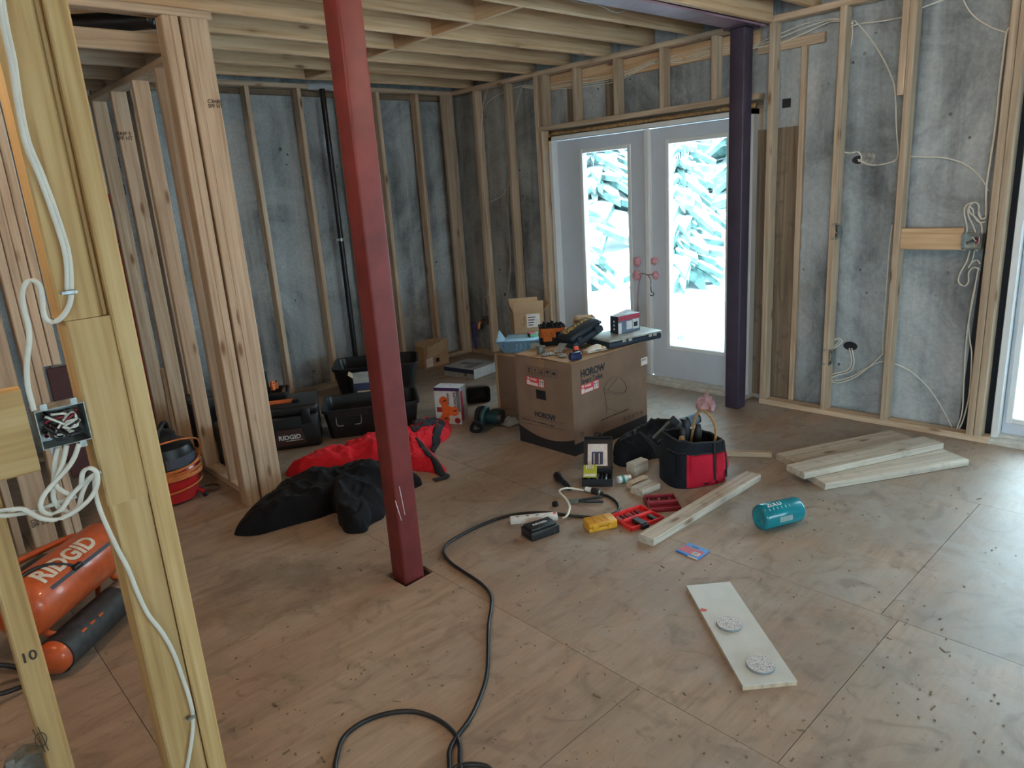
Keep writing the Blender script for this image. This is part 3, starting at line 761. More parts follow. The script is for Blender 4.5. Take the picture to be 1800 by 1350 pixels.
def hss(name, label, x, y, s, z0, z1, mat):
    t = thing(name, label, 'steel post', (x, y, z0))
    MB().rbox(-s / 2, s / 2, -s / 2, s / 2, 0, z1 - z0, 0.010, 3).build('shaft', mat, t, auto=35)
    MB().box(-s / 2 - 0.03, s / 2 + 0.03, -s / 2 - 0.03, s / 2 + 0.03, z1 - z0 - 0.012, z1 - z0 - 0.0005).build('cap_plate', mat, t)
    return t
p = hss('steel_post', 'dark red square steel post standing in a cut-out of the floor', 1.512, 2.430, 0.103, -0.019, 2.50, 'red_primer')
# pale scratches near its foot
for (px, py, qx, qy) in ((690, 855, 700, 905), (683, 880, 694, 915)):
    a, b = FY(px + 12, py, 2.378), FY(qx + 12, qy, 2.378)
    MB().tube([Vector((a.x, 2.3786, a.z)), Vector((b.x, 2.3786, b.z))], 0.0016, 5).build('scratch', 'tag_white', p).location = -p.location
hss('steel_post', 'dark purple square steel post beside the french doors', 4.452, 2.535, 0.105, 0, 2.50, 'purple_primer')
b = thing('steel_beam', 'pale purple steel beam under the ceiling joists, ending on the purple post', 'steel beam', (1.0, 2.53, 2.501))
mb = MB(); mb.box(-3.5, 3.60, -0.08, 0.08, 0, 0.012); mb.build('bottom_flange', 'beam_primer', b)
MB().box(-3.5, 3.60, -0.006, 0.006, 0.012, 0.27).build('web', 'beam_primer', b)
MB().box(-3.5, 3.60, -0.08, 0.08, 0.27, 0.282).build('top_flange', 'beam_primer', b)

def pipe(name, label, x, y, r, z0, z1, mat, clamps):
    t = thing(name, label, 'pipe', (x, y, z0))
    MB().cyl((0, 0, 0), (0, 0, z1 - z0), r, n=24).build('pipe_run', mat, t, auto=40)
    for z in clamps:
        c = MB(); c.cyl((0, 0, z - z0 - 0.012), (0, 0, z - z0 + 0.012), r + 0.004, n=24); c.box(-0.03 - r, -r, -0.01, 0.01, z - z0 - 0.008, z - z0 + 0.008)
        c.build('clamp', 'galvanised', t)
    return t
pipe('drain_pipe', 'slim black drain pipe running up the back wall beside the red post', 3.226, 5.648, 0.0235, 0.039, 2.52, 'abs_black', [1.29])
MB().box(3.11, 3.34, 5.672, 5.6765, 2.512, 2.56).world('duct_tape', 'tape_grey', 'grey tape wrapped on the top plate above the slim drain pipe', 'tape')
t = pipe('drain_pipe', 'thick black drain pipe behind the middle partition studs', 1.50, 5.57, 0.043, 0.0, 2.56, 'abs_black', [1.42])
for z in (1.75, 1.93): MB().cyl((0, 0, z), (0, 0, z + 0.07), 0.052, n=24).build('coupling', 'abs_black', t)
MB().tube(spline([FY(193, 340, 5.645), FY(205, 380, 5.645), FY(222, 480, 5.645), FY(240, 560, 5.645), FY(262, 680, 5.645), FY(275, 745, 5.645)]), 0.021, 10).world('red_water_pipe', 'pex_red', 'bright red water pipe beside the thick black drain', 'pipe', smooth=True)
mb = MB().tube(spline([(4.615, 5.63, 0.30), (4.612, 5.60, 0.31), (4.61, 5.60, 0.26), (4.612, 5.60, 0.04)]), 0.012, 8)
mb.world('blue_water_pipe', 'pex_blue', 'thin blue water pipe stub in the back corner', 'pipe', smooth=True)
MB().tube(spline([(4.72, 5.54, 0.31), (4.655, 5.545, 0.32), (4.635, 5.55, 0.30), (4.63, 5.55, 0.25)]), 0.022, 10).world('copper_elbow', 'copper', 'tarnished copper elbow stub in the back corner', 'pipe', smooth=True)
# things up in the soffit
MB().tube(spline([(0.62, 4.34, 2.508), (0.95, 4.2, 2.508), (1.2, 4.02, 2.508), (1.36, 3.87, 2.508)]), 0.044, 14).world('black_duct', 'abs_black', 'black pipe lying across the soffit frame', 'pipe', smooth=True)
mb = MB(); rr = random.Random(5)
mb.grid(lambda u, v: (0.66 + 0.70 * u, 4.42 + 0.75 * v, 2.485 + 0.02 * noise.noise((u * 9, v * 9, 1))), 14, 14)
mb.grid(lambda u, v: (0.66 + 0.70 * u, 4.42 + 0.75 * v, 2.54 + 0.015 * noise.noise((u * 9, v * 9, 4))), 14, 14)
mb.world('insulation_batt', 'rockwool', 'grey insulation lying above the soffit frame', 'insulation', smooth=True, kind=None)
MB().rbox(0.62, 0.80, 4.10, 4.118, 0.32, 0.90, 0.004, 1).world('dark_panel', 'dark_red_panel', 'dark red-brown board below the short studs, left of the near post', 'board')

# ---- cables
def cable(label, pts, r=0.0042, mat='cable_white', group=None, flat=0.6, side=None, name='cable', cat='cable', n=7):
    return MB().tube(spline(pts, n), r, 7, flat=flat, side=side).world(name, mat, label, cat, group, smooth=True)
def cX(label, x, px, r=0.0042, **k): return cable(label, [FX(a, b, x + random.uniform(-.002, .002)) for a, b in px], r, side=(0, 1, 0), **k)
def cY(label, y, px, r=0.0042, **k): return cable(label, [FY(a, b, y + random.uniform(-.002, .002)) for a, b in px], r, side=(1, 0, 0), **k)
GR = 'white house cables on the right wall'
XB = XC - 0.022
TOP = [(1322, 80), (1370, 60), (1415, 42), (1462, 33), (1500, 36)]
for k, (d, w) in enumerate((((0, 0), 'upper'), ((2, 5), 'middle'), ((5, 11), 'lowest'))):
    cX('%s of the white cables crossing the top of the right wall' % w, XB - 0.012 * k, [(a, b + d[0] + (d[1] if 1 <= i <= 2 else 0)) for i, (a, b) in enumerate(TOP)], group=GR)
cX('white cable dropping along the middle stud to the upper outlet box', XB, [(1498, 38), (1498, 62), (1492, 100), (1483, 140), (1478, 190), (1474, 250), (1468, 330), (1464, 396)], group=GR)
cX('white cable running straight down the middle stud from the ceiling', XB - 0.01, [(1486, 52), (1480, 70), (1477, 150), (1474, 230), (1466, 330), (1461, 396)], group=GR)
cX('white cable arching to the stud with the sistered top', XB, [(1502, 36), (1520, 55), (1545, 90), (1565, 130), (1573, 160), (1576, 230), (1578, 275), (1560, 287), (1532, 290), (1514, 284), (1508, 280)], group=GR)
cX('white cable curling around the concrete hole half way up', XB - 0.012, [(1474, 250), (1480, 265), (1495, 269), (1508, 267), (1514, 275), (1512, 282), (1509, 284)], group=GR)
cX('white cable bowing right from the sistered stud to the door jamb', XB, [(1585, 274), (1620, 276), (1655, 277), (1685, 284), (1710, 298), (1728, 318), (1738, 336)], group=GR)
cX('white cable leaving the top of the sistered stud to the right', XB - 0.024, [(1488, 50), (1510, 42), (1550, 37), (1590, 29), (1620, 14), (1668, -4)], group=GR)
cX('white cable swinging from the ceiling to the jamb top', XB, [(1690, -6), (1708, 24), (1738, 46), (1768, 57)], group=GR)
cX('white cable following the right jamb down to the wide box', XB - 0.012, [(1778, 45), (1769, 58), (1764, 95), (1757, 150), (1750, 220), (1741, 280), (1734, 330), (1733, 382)], 0.0055, group=GR)
for k, (w, px) in enumerate((('left', [(1700, 412), (1699, 395), (1695, 376), (1697, 363), (1708, 356), (1718, 358), (1721, 371), (1725, 383), (1732, 383)]),
                             ('middle', [(1717, 413), (1711, 398), (1702, 378), (1703, 364), (1713, 356), (1721, 362), (1720, 377), (1727, 386), (1733, 381)]),
                             ('right', [(1726, 410), (1725, 396), (1716, 383), (1705, 374), (1703, 364), (1710, 368), (1712, 380), (1720, 390), (1732, 390)]))):
    cX('%s loop of white cable above the wide box' % w, XB - 0.03 - 0.008 * k, px, group=GR)
cX('white cable hanging in a loop below the wide box', XB - 0.03, [(1705, 440), (1699, 460), (1688, 480), (1685, 495), (1694, 503), (1702, 496), (1703, 479), (1712, 470), (1722, 474)], group=GR)
cX('short white cable bent up below the wide box', XB - 0.03, [(1713, 440), (1709, 458), (1702, 471), (1708, 462), (1717, 457), (1723, 464)], group=GR)
cX('white cable running down beside the black strip to the floor', XB - 0.025, [(1720, 470), (1712, 515), (1702, 570), (1697, 620), (1694, 680), (1691, 725), (1681, 757)], group=GR)
cX('thin white cable bending behind the right jamb', XB - 0.02, [(1718, 485), (1708, 530), (1703, 570), (1705, 600), (1708, 625), (1704, 690), (1694, 735), (1684, 757)], group=GR)
cX('white cable arching down to the floor beside the right jamb', XB, [(1560, 636), (1580, 642), (1605, 656), (1632, 682), (1655, 716), (1676, 757)], group=GR)
cX('white cable looping from the lower wall hole to the sistered stud', XB - 0.012, [(1493, 612), (1497, 635), (1490, 650), (1466, 657), (1456, 663), (1468, 669), (1495, 663), (1520, 649), (1545, 637), (1562, 636)], group=GR)
cX('second white cable from the lower wall hole', XB - 0.022, [(1497, 612), (1501, 636), (1494, 653), (1470, 660), (1458, 668), (1475, 673), (1503, 663), (1530, 643), (1552, 621)], group=GR)
cX('white cable hanging behind the sistered stud', XB, [(1568, 395), (1563, 440), (1558, 510), (1553, 580), (1551, 622)], group=GR)
for k, (w, o) in enumerate((('left', 0), ('right', 5))):
    cX('%s white cable between the upper and lower outlet boxes' % w, XB - 0.01 * k, [(1464 + o, 418), (1463 + o, 470), (1458 + o, 530), (1452 + o, 590), (1456 + o, 600), (1469 + o, 595), (1475 + o, 600), (1467 + o, 608), (1455 + o * .6, 616)], group=GR)
cX('white cable looping under the lower outlet box', XB - 0.02, [(1451, 640), (1446, 652), (1446, 666), (1452, 669), (1456, 655), (1460, 640)], group=GR)
GL = 'white house cables left of the french doors'
XL = XW + 0.103
cX('white cable stapled down the stud nearest the back corner', XW - 0.006, [(857, 157), (850, 182), (847, 212), (846, 262), (850, 330), (857, 388), (862, 430), (863, 470), (859, 520)], group=GL)
cX('white cable crossing from the corner stud to the header', XL, [(925, 149), (900, 156), (875, 168), (858, 180), (850, 196)], group=GL)
cX('white cable hanging between the two studs left of the doors', XL + 0.011, [(919, 149), (908, 188), (905, 222), (903, 252), (897, 312), (884, 342), (862, 355)], group=GL)
cX('thin white cable hanging low left of the doors', XL, [(893, 332), (893, 380), (896, 420), (897, 470), (893, 515)], group=GL)
cX('white cable loop near the floor by the back corner', XL, [(852, 560), (850, 530), (853, 521), (858, 535), (862, 550)], group=GL)
for k, (w, dy) in enumerate((('top', 0), ('second', 6), ('third', 9), ('bottom', 13))):
    cX('%s of the four white cables behind the door header studs' % w, XW + 0.094 + 0.006 * (k % 2), [(918, 150 + dy * .3), (960, 149 + dy * .6), (1000, 142 + dy), (1040, 138 + dy), (1080, 131 + dy), (1110, 122 + dy * .7), (1150, 106 + dy * .4), (1200, 96 + dy), (1245, 84 + dy), (1286, 76 + dy)], 0.0038, group=GL)
cable('white cable sagging under the joists beside the steel beam', [FZ(992, -6, 2.555), FZ(1020, 5, 2.545), FZ(1050, 8, 2.54), FZ(1080, 21, 2.535), FZ(1094, 20, 2.535), FZ(1106, 12, 2.555)], group=None)
GN = 'white house cables at the near partition'
YA = YN - 0.009
cY('white cable stapled down the near post, looping left into the metal box', YA, [(2, -10), (12, 50), (25, 110), (35, 180), (50, 250), (75, 310), (104, 390), (121, 450), (125, 512), (120, 540), (105, 561), (89, 566), (78, 556), (74, 525), (70, 503), (58, 493), (45, 499), (39, 520), (43, 548), (50, 575), (51, 602), (47, 640), (49, 680), (60, 722)], 0.0052, group=GN)
cY('second white cable hugging the first down the near post', YA - 0.004, [(-4, -10), (6, 50), (19, 110), (30, 180), (44, 250), (69, 312), (98, 392), (115, 452), (118, 512)], 0.0045, group=GN)
cY('left white cable hanging out of the metal box', YA, [(102, 788), (97, 812), (95, 840), (93, 868), (97, 884), (108, 896), (125, 900), (138, 890), (145, 865), (154, 846), (164, 837)], 0.005, group=GN)
cY('middle white cable hanging out of the metal box', YA - 0.006, [(117, 783), (112, 808), (103, 832), (97, 850), (108, 862), (124, 870)], 0.005, group=GN)
cY('right white cable curling out of the metal box', YA - 0.012, [(139, 780), (130, 805), (116, 826), (94, 850), (77, 870), (71, 889), (77, 900), (90, 903), (108, 895), (126, 870), (146, 850), (160, 838), (170, 832)], 0.005, group=GN)
cY('coiled white cable running left from the near post', YA - 0.018, [(143, 852), (145, 832), (155, 823), (167, 827), (172, 842), (168, 860), (155, 880), (130, 900), (100, 913), (75, 912), (55, 903), (40, 895), (18, 896), (-10, 899)], 0.005, group=GN)
cY('straight white cable running left behind the coil', YA + 0.004, [(-10, 906), (14, 906), (42, 902), (75, 893), (108, 881), (134, 872)], 0.005, group=GN)
cY('white cable snaking down the near post to the floor', YA, [(166, 838), (168, 868), (176, 897), (190, 930), (207, 966), (226, 1002), (241, 1040), (260, 1080), (285, 1112), (306, 1150), (321, 1192), (334, 1232), (339, 1260), (337, 1300), (326, 1365)], 0.0048, group=GN)
def clip(px, py, lab, w=0.02):
    c = FY(px, py, YN - 0.012); t = thing('cable_clip', lab, 'cable clip', c)
    MB().rbox(-w / 2, w / 2, -0.003, 0.003, -0.005, 0.005, 0.002, 1).build('strap', 'galvanised', t)
    for s in (-1, 1): MB().cyl((s * w * .55, -0.004, 0), (s * w * .55, 0.01, 0), 0.003, n=8).build('nail', 'galvanised', t)
clip(122, 514, 'metal cable clip on the upper near post'); clip(168, 832, 'metal cable clip on the side of the near post', 0.014); clip(336, 1262, 'metal cable clip low on the near post', 0.012)

# ---- electrical boxes
def ebox(label, M, w, h, d, wires=3, seed=1, ears=True):
    """galvanised device box, open to +Y of M's local frame (x = width, z = height)"""
    t = thing('electrical_box', label, 'outlet box', M.to_translation()); t.rotation_euler = M.to_euler()
    s = 0.0016; b = MB()
    b.box(0, w, d - s, d, 0, h); b.box(0, s, 0, d, 0, h); b.box(w - s, w, 0, d, 0, h); b.box(s, w - s, 0, d, 0, s); b.box(s, w - s, 0, d, h - s, h)
    b.build('box_shell', 'galvanised', t)
    rnd = random.Random(seed)
    if ears:
        for q in (0.2, 0.8):
            MB().box(w * q - 0.006, w * q + 0.006, -0.001, 0.001, h, h + 0.012).build('mounting_ear', 'galvanised', t)
            MB().box(w * q - 0.006, w * q + 0.006, -0.001, 0.001, -0.012, 0).build('mounting_ear', 'galvanised', t)
    for k in range(wires):
        a = [Vector((w * rnd.uniform(.12, .88), d * rnd.uniform(.1, .8), h * rnd.uniform(.15, .85))) for _ in range(5)]
        MB().tube(spline(a, 6), 0.0026, 6).build('wire', ('wire_black', 'wire_red', 'cable_white', 'wire_black', 'cable_white')[k % 5], t, smooth=True)
    return t
def ebox_right(px0, py0, px1, py1, lab, seed):
    a, b = FX(px0, py0, XW - 0.002), FX(px1, py1, XW - 0.002)
    w, h = a.y - b.y, a.z - b.z
    M = Matrix.Translation((XW - 0.002, a.y, b.z)) @ Matrix.Rotation(math.radians(-90), 4, 'Z')
    return ebox(lab, M, w, h, 0.055, 3, seed)
ebox_right(1462, 396, 1472, 418, 'small metal outlet box half way up the middle stud', 2)
ebox_right(1446, 616, 1461, 640, 'small metal outlet box low on the middle stud', 3)
ebox_right(1691, 411, 1724, 438, 'wide metal switch box at the end of the wooden block', 4)
a = FX(852, 560, 4.69); ebox('dark outlet box low on the stud by the back corner', Matrix.Translation((4.66, a.y, a.z - .05)) @ Matrix.Rotation(math.radians(-90), 4, 'Z'), 0.05, 0.08, 0.04, 1, 6, False)
x0, z0 = 0.205, 1.172
ebox('wide metal box full of loose wires between the wooden block and the near post', Matrix.Translation((x0, YN - 0.004, z0)), 0.086, 0.078, 0.06, 16, 9)
a = FY(62, 1352, YN - 0.01)
t = thing('octagonal_box', 'round metal box at the foot of the leftmost stud, cut by the frame', 'outlet box', (a.x - 0.005, YN + 0.03, a.z - 0.035))
MB().lathe([(0.002, 0.04), (0.05, 0.04), (0.05, 0.0), (0.048, 0.0), (0.048, 0.038), (0.002, 0.038)], 8, Matrix.Rotation(math.radians(-90), 4, 'X') @ Matrix.Translation((0, 0, 0))).build('box_shell', 'galvanised', t)
for s in (-1, 1): MB().box(s * 0.03 - 0.008, s * 0.03 + 0.008, -0.004, 0.0, 0.035, 0.055).build('mounting_ear', 'galvanised', t)
# square grey back plate and dark hole in the concrete where cables come through
def hole(px, py, r, lab):
    c = FX(px, py, XC - 0.019); mb = MB()
    mb.lathe([(0.001, 0), (r * .55, 0.0), (r * .9, 0.001), (r, 0.003)], 14, Matrix.Translation((c.x, c.y, c.z)) @ Matrix.Rotation(math.radians(-90), 4, 'Y') @ Matrix.Diagonal((0.7, 1.1, 1, 1)))
    mb.world('cable_hole', 'membrane_black', lab, 'hole')
hole(1495, 608, 0.042, 'dark cable hole low in the concrete'); hole(1509, 281, 0.035, 'dark cable hole half way up the concrete')
c = FX(1524, 277, XC - 0.02)
MB().rbox(c.x - 0.004, c.x, c.y - 0.05, c.y + 0.035, c.z - 0.04, c.z + 0.03, 0.002, 1).world('patch_plate', 'rockwool', 'grey square patch beside the upper cable hole', 'plate')

# ---- on the doors: pink foam plugs, bungee cord, stickers
plain('pink_foam', (0.72, 0.36, 0.42), 0.9, noise_amt=0.25, scale=50, bmp=0.5)
plain('bungee', (0.25, 0.15, 0.16), 0.7)
for lab, px, py, r in (('upper left pink foam plug on the left door leaf', 1120, 460, 0.036), ('upper right pink foam plug on the right door leaf', 1150, 459, 0.028),
                       ('lower left pink foam plug on the left door leaf', 1119, 485, 0.040), ('lower right pink foam plug on the right door leaf', 1152, 484, 0.030)):
    c = FX(px, py, 4.722); rnd = random.Random(px); mb = MB()
    def blob(u, v, c=c, r=r, k=px):
        a = u * 2 * math.pi; b_ = -math.pi / 2 + v * math.pi
        d = Vector((math.cos(b_) * math.cos(a) * 0.55, math.cos(b_) * math.sin(a), math.sin(b_) * 1.05))
        return c + d * r * (1 + 0.45 * noise.noise(d * 2.6 + Vector((k, 0, 0))))
    mb.grid(blob, 18, 12, closed_u=True)
    mb.world('foam_plug', 'pink_foam', lab, 'foam', 'pink foam plugs in the door handle holes', smooth=True)
t = thing('bungee_cord', 'thin brown bungee cord tied between the door leaves with a black hook', 'cord', FX(1137, 484, 4.69))
o = t.location
for pts in ([(1124, 482), (1130, 481), (1138, 483), (1146, 483)], [(1127, 484), (1123, 500), (1121, 530), (1122, 560), (1122, 590)], [(1138, 483), (1143, 490), (1144, 500), (1144, 506)]):
    MB().tube(spline([FX(a, b, 4.69) - o for a, b in pts]), 0.004, 7).build('cord', 'bungee', t, smooth=True)
MB().tube(spline([FX(a, b, 4.69) - o for a, b in [(1144, 504), (1145, 512), (1149, 516), (1147, 520), (1143, 519)]]), 0.004, 7).build('hook', 'wire_black', t, smooth=True)
clearplastic('sticker_grey', (0.80, 0.86, 0.88), 0.22); clearplastic('print_pale', (0.35, 0.40, 0.42), 0.4)
for lab, (ax, ay), (bx, by) in (('small printed sticker at the top of the left pane', (1029, 281), (1042, 298)), ('printed sticker at the top of the right pane', (1183, 264), (1203, 283)),
                                ('square sticker at the bottom of the right pane', (1188, 581), (1206, 604)), ('narrow sticker low on the left pane', (1062, 542), (1069, 557))):
    a, b_ = FX(ax, ay, 4.752), FX(bx, by, 4.752)
    t = thing('pane_sticker', lab, 'sticker', (4.7545, a.y, b_.z))
    MB().box(0, 0.001, b_.y - a.y, 0, 0, a.z - b_.z).build('sheet', 'sticker_grey', t)
    for k in range(3): MB().box(-0.0006, 0, (b_.y - a.y) * (.2 + .2 * k), (b_.y - a.y) * (.3 + .2 * k), (a.z - b_.z) * .2, (a.z - b_.z) * (.5 + .15 * k)).build('print', 'print_pale', t)

# ---- writing on the lumber
def stamp(lines, px, py, face, size, parent, label, mirror=False, rot=0):
    c = FY(px, py, face) if isinstance(face, float) else face
    M = frame(c, (1, 0, 0), (0, 0, 1)) @ Matrix.Rotation(rot, 4, 'Z')
    for i, l in enumerate(lines):
        text_mesh(l, size, 'pencil', Matrix.Translation(-parent.location) @ M @ Matrix.Translation((0, -i * size * 0.9, 0)), parent, 'grade_stamp', 0.0003, 0.0006, label=label)
stamp(['CSI', 'SPF S-DRY'], 54, 921, 4.1385, 0.026, PL, 'black grade stamp')
stamp(['GRIP 5', 'SPF HT'], 204, 238, 4.9285, 0.030, PM, 'black grade stamp')
stamp(['C3HBS', 'SPF HT'], 365, 181, 3.7425, 0.024, PM, 'black grade stamp')
stamp(['10'], 37, 1168, YN - 0.0008, 0.030, PN, 'handwritten 10')
c = FY(72, 1300, YN - 0.001) - PN.location
sc = MB()
sc.tube([c + Vector((0.010 * math.cos(t) , 0, 0.016 * math.sin(t))) for t in [i * 2 * math.pi / 18 for i in range(18)]], 0.0009, 5, closed=True)
sc.build('pencil_mark', 'pencil', PN, label='handdrawn outlet symbol')
for dx in (-0.003, 0.003): MB().tube([c + Vector((dx * 1.6 - 0.004, 0, 0.03)), c + Vector((dx + 0.004, 0, -0.032))], 0.0009, 5).build('pencil_mark', 'pencil', PN)
# ================================================================== THE BIG CARTON AND WHAT LIES ON IT
plain('print_navy', (0.020, 0.024, 0.035), 0.7); plain('print_brown', (0.035, 0.022, 0.016), 0.8)
plain('sticker_red', (0.70, 0.045, 0.07), 0.5); plain('sticker_white', (0.72, 0.66, 0.64), 0.5)
plain('carton_black', (0.016, 0.017, 0.021), 0.6); plain('hole_dark', (0.008, 0.008, 0.009), 0.9)
plain('packing_tape', (0.30, 0.19, 0.11), 0.25, coat=0.3)
CX, CY, CW, CD, CH = 3.022, 2.795, 0.735, 0.488, 0.585
ct = thing('toilet_carton', 'large brown cardboard carton with HOROW smart toilet print, cluttered with tools', 'carton', (CX, CY, 0))
def F1(px, py):                      # face towards the camera's right (-Y)
    p = FY(px, py, CY); return Vector((p.x - CX, -0.0012, p.z))
def F2(px, py):                      # face towards the camera's left (-X)
    p = FX(px, py, CX); return Vector((-0.0012, p.y - CY, p.z))
mb = MB(); T = 0.006
mb.box(0, CW, 0, T, 0, CH).box(0, CW, CD - T, CD, 0, CH).box(0, T, T, CD - T, 0, CH).box(CW - T, CW, T, CD - T, 0, CH).box(T, CW - T, T, CD - T, 0, T)
mb.build('body', 'carton_brown', ct)
# top flaps: two long ones, the near one slightly sprung up
MB().sheet(lambda u, v: (u * CW, v * (CD / 2 - 0.004), CH + 0.004 + 0.004 * v * (1 - u)), 8, 6, 0.005).build('flap', 'carton_tan', ct)
MB().sheet(lambda u, v: (u * CW, CD - v * (CD / 2 - 0.004), CH + 0.004 + 0.003 * v), 8, 6, 0.005).build('flap', 'carton_tan', ct)
# black printed foot: straight band on the long side, curved on the short side
bz = FY(1015, 772, CY).z
MB().box(0, CW, -0.001, 0, 0, FY(1140, 735, CY).z * .5 + bz * .5).build('printed_base', 'carton_black', ct)
n = 24; poly = []
for i in range(n + 1):
    u = i / n; y = CD * (1 - u)
    poly.append((-y, 0.105 - 0.05 * (1 - (2 * u - 1.1) ** 2) + 0.012 * u))
poly = [(-CD, 0), (0, 0)] + [p for p in reversed(poly)]
MB().prism(poly, 0, 0.001, frame((-0.0002, 0, 0), (0, -1, 0), (0, 0, 1))).build('printed_base', 'carton_black', ct)
X1, Z1 = (1, 0, 0), (0, 0, 1); Y1 = (0, -1, 0)
def lab1(body, px, py, h, mat='print_navy', bold=0.0, sx=1.0): return text_mesh(body, h, mat, frame(F1(px, py), X1, Z1), ct, depth=0.0004, bold=bold, sx=sx)
def lab2(body, px, py, h, mat='print_navy', bold=0.0, sx=1.0): return text_mesh(body, h, mat, frame(F2(px, py), Y1, Z1), ct, depth=0.0004, bold=bold, sx=sx)
lab1('HOROW', 1020, 664, 0.062, bold=0.0022, sx=0.92); lab1('Smart Toilet', 1021, 676, 0.046, bold=0.0006, sx=0.88)
lab1('\u00ae', 1055, 648, 0.02)
lab1('your special comfortand together', 1056, 740, 0.021, 'print_brown')
lab2('HOROW', 940, 731, 0.050, bold=0.0018, sx=0.92)
lab2('BATHROOM   TOTAL   ENVIRONMENT   SYSTEM', 918, 736, 0.0135, 'print_brown')
for q in (0, 1): 
    a, b = F2(917, 731 + q * 11), F2(993, 745 + q * 11); MB().tube([a, b], 0.0007, 4).build('printed_rule', 'print_brown', ct)
def icons(fn, face, p0, p1, s, mat):
    a, b = fn(*p0), fn(*p1)
    for k in range(5):
        c = a.lerp(b, k / 4); d = X1 if face == 1 else Y1
        M = frame(c, d, Z1); mb = MB(); h = s / 2; w = 0.0012
        for q in ((-h, h, -h, -h + w), (-h, h, h - w, h), (-h, -h + w, -h, h), (h - w, h, -h, h)): mb.box(q[0], q[1], q[2], q[3], 0, 0.0004, M)
        mb.build('icon_frame', mat, ct)
        g = MB()
        if k == 0: g.prism([(-.3 * h, -.6 * h), (.3 * h, -.6 * h), (.1 * h, 0), (.4 * h, .6 * h), (-.4 * h, .6 * h), (-.1 * h, 0)], 0, 0.0005, M)
        if k == 1: g.prism([(-.08 * h, -.6 * h), (.08 * h, -.6 * h), (.08 * h, .1 * h), (.4 * h, .1 * h), (0, .65 * h), (-.4 * h, .1 * h), (-.08 * h, .1 * h)], 0, 0.0005, M)
        if k == 2: g.prism([(-.45 * h, .6 * h), (-.45 * h, -.5 * h), (.45 * h, -.5 * h), (.45 * h, .6 * h), (.2 * h, .6 * h), (.2 * h, -.2 * h), (-.2 * h, -.2 * h), (-.2 * h, .6 * h)], 0, 0.0005, M)
        if k == 3: g.prism([(-.05 * h, -.6 * h), (.05 * h, -.6 * h), (.05 * h, 0), (.65 * h, 0), (.35 * h, .5 * h), (-.35 * h, .5 * h), (-.65 * h, 0), (-.05 * h, 0)], 0, 0.0005, M)
        if k == 4: g.prism([(-.6 * h, -.3 * h), (.5 * h, -.3 * h), (.5 * h, .1 * h), (.15 * h, .45 * h), (-.6 * h, .2 * h)], 0, 0.0005, M)
        g.build('icon', mat, ct)
icons(F2, 2, (930, 650), (974, 657), 0.050, 'print_navy'); icons(F1, 1, (1098, 736), (1127, 725), 0.03, 'print_brown')
def fragile(fn, face, p, w, h, tilt):
    M = frame(fn(*p), X1 if face == 1 else Y1, Z1) @ Matrix.Rotation(tilt, 4, 'Z')
    s = MB().box(0, w, 0, h, 0, 0.0006, M).build('fragile_sticker', 'sticker_red', ct, label='red and white fragile sticker')
    e = 0.0007
    for q in ((0.03 * w, 0.20 * w, .05 * h, .60 * h), (0.22 * w, .66 * w, .05 * h, .40 * h), (.72 * w, .97 * w, .08 * h, .93 * h)):
        MB().box(q[0], q[1], q[2], q[3], e, e + 0.0003, M).build('sticker_panel', 'sticker_white', s)
    text_mesh('FRAGILE', h * 0.34, 'sticker_white', M @ Matrix.Translation((.23 * w, .66 * h, e)), s, depth=0.0003, bold=0.0008, sx=0.8)
    MB().prism([(0.06 * w, .95 * h), (0.06 * w, .78 * h), (.115 * w, .66 * h), (.17 * w, .78 * h), (.17 * w, .95 * h)], e, e + .0004, M).build('icon', 'sticker_white', s)
    for k in (0.78, 0.90):
        MB().prism([(k * w - .012 * w, .25 * h), (k * w + .012 * w, .25 * h), (k * w + .012 * w, .65 * h), (k * w + .04 * w, .65 * h), (k * w, .85 * h), (k * w - .04 * w, .65 * h), (k * w - .012 * w, .65 * h)], e, e + .0007, M).build('icon', 'print_navy', s)
fragile(F2, 2, (926, 675), 0.158, 0.055, -0.02); fragile(F1, 1, (1021, 694), 0.170, 0.056, 0.02)
c = F2(951, 694); MB().box(-0.0012, 0.0, c.y - 0.042, c.y + 0.042, c.z - 0.03, c.z + 0.03).build('hand_hole', 'hole_dark', ct)
c = F2(950, 632); MB().box(-0.0008, 0.0, c.y - 0.03, c.y + 0.03, CH - 0.085, CH).build('tape_strip', 'packing_tape', ct)
a, b = F1(1127, 643), F1(1138, 628); s = MB().box(a.x, b.x, -0.001, 0, a.z, b.z + 0.006).build('barcode_sticker', 'sticker_white', ct)
for k in range(7): MB().box(a.x + 0.006 + k * 0.007, a.x + 0.009 + k * 0.007, -0.0014, -0.001, a.z + .03, b.z).build('bar', 'ink_black', s)
# line drawing of the toilet
def line1(pts, r=0.0011): MB().tube(spline([F1(*p) for p in pts], 6), r, 4).build('printed_line', 'print_brown', ct)
line1([(1061, 684), (1067, 672), (1076, 664), (1087, 663), (1096, 670), (1101, 680), (1100, 686), (1094, 690), (1083, 690), (1072, 687), (1061, 684)])
line1([(1061, 684), (1062, 688), (1074, 691), (1088, 693), (1098, 690), (1101, 683)]); line1([(1068, 686), (1076, 675), (1085, 665)])
line1([(1062, 689), (1064, 700), (1066, 715), (1075, 720), (1087, 723)]); line1([(1066, 715), (1066, 728)])
# recycling mark
c = F1(1023, 763)
for k in range(3):
    a0 = math.radians(90 + 120 * k)
    d = Vector((math.cos(a0), 0, math.sin(a0))); e = Vector((math.cos(a0 + 2.094), 0, math.sin(a0 + 2.094)))
    MB().tube([c + d * .022 + (e - d) * .005, c + d * .022 + (e - d) * .016], 0.0032, 5, flat=0.2, side=(0, 0, 1)).build('recycle_arrow', 'print_navy', ct)

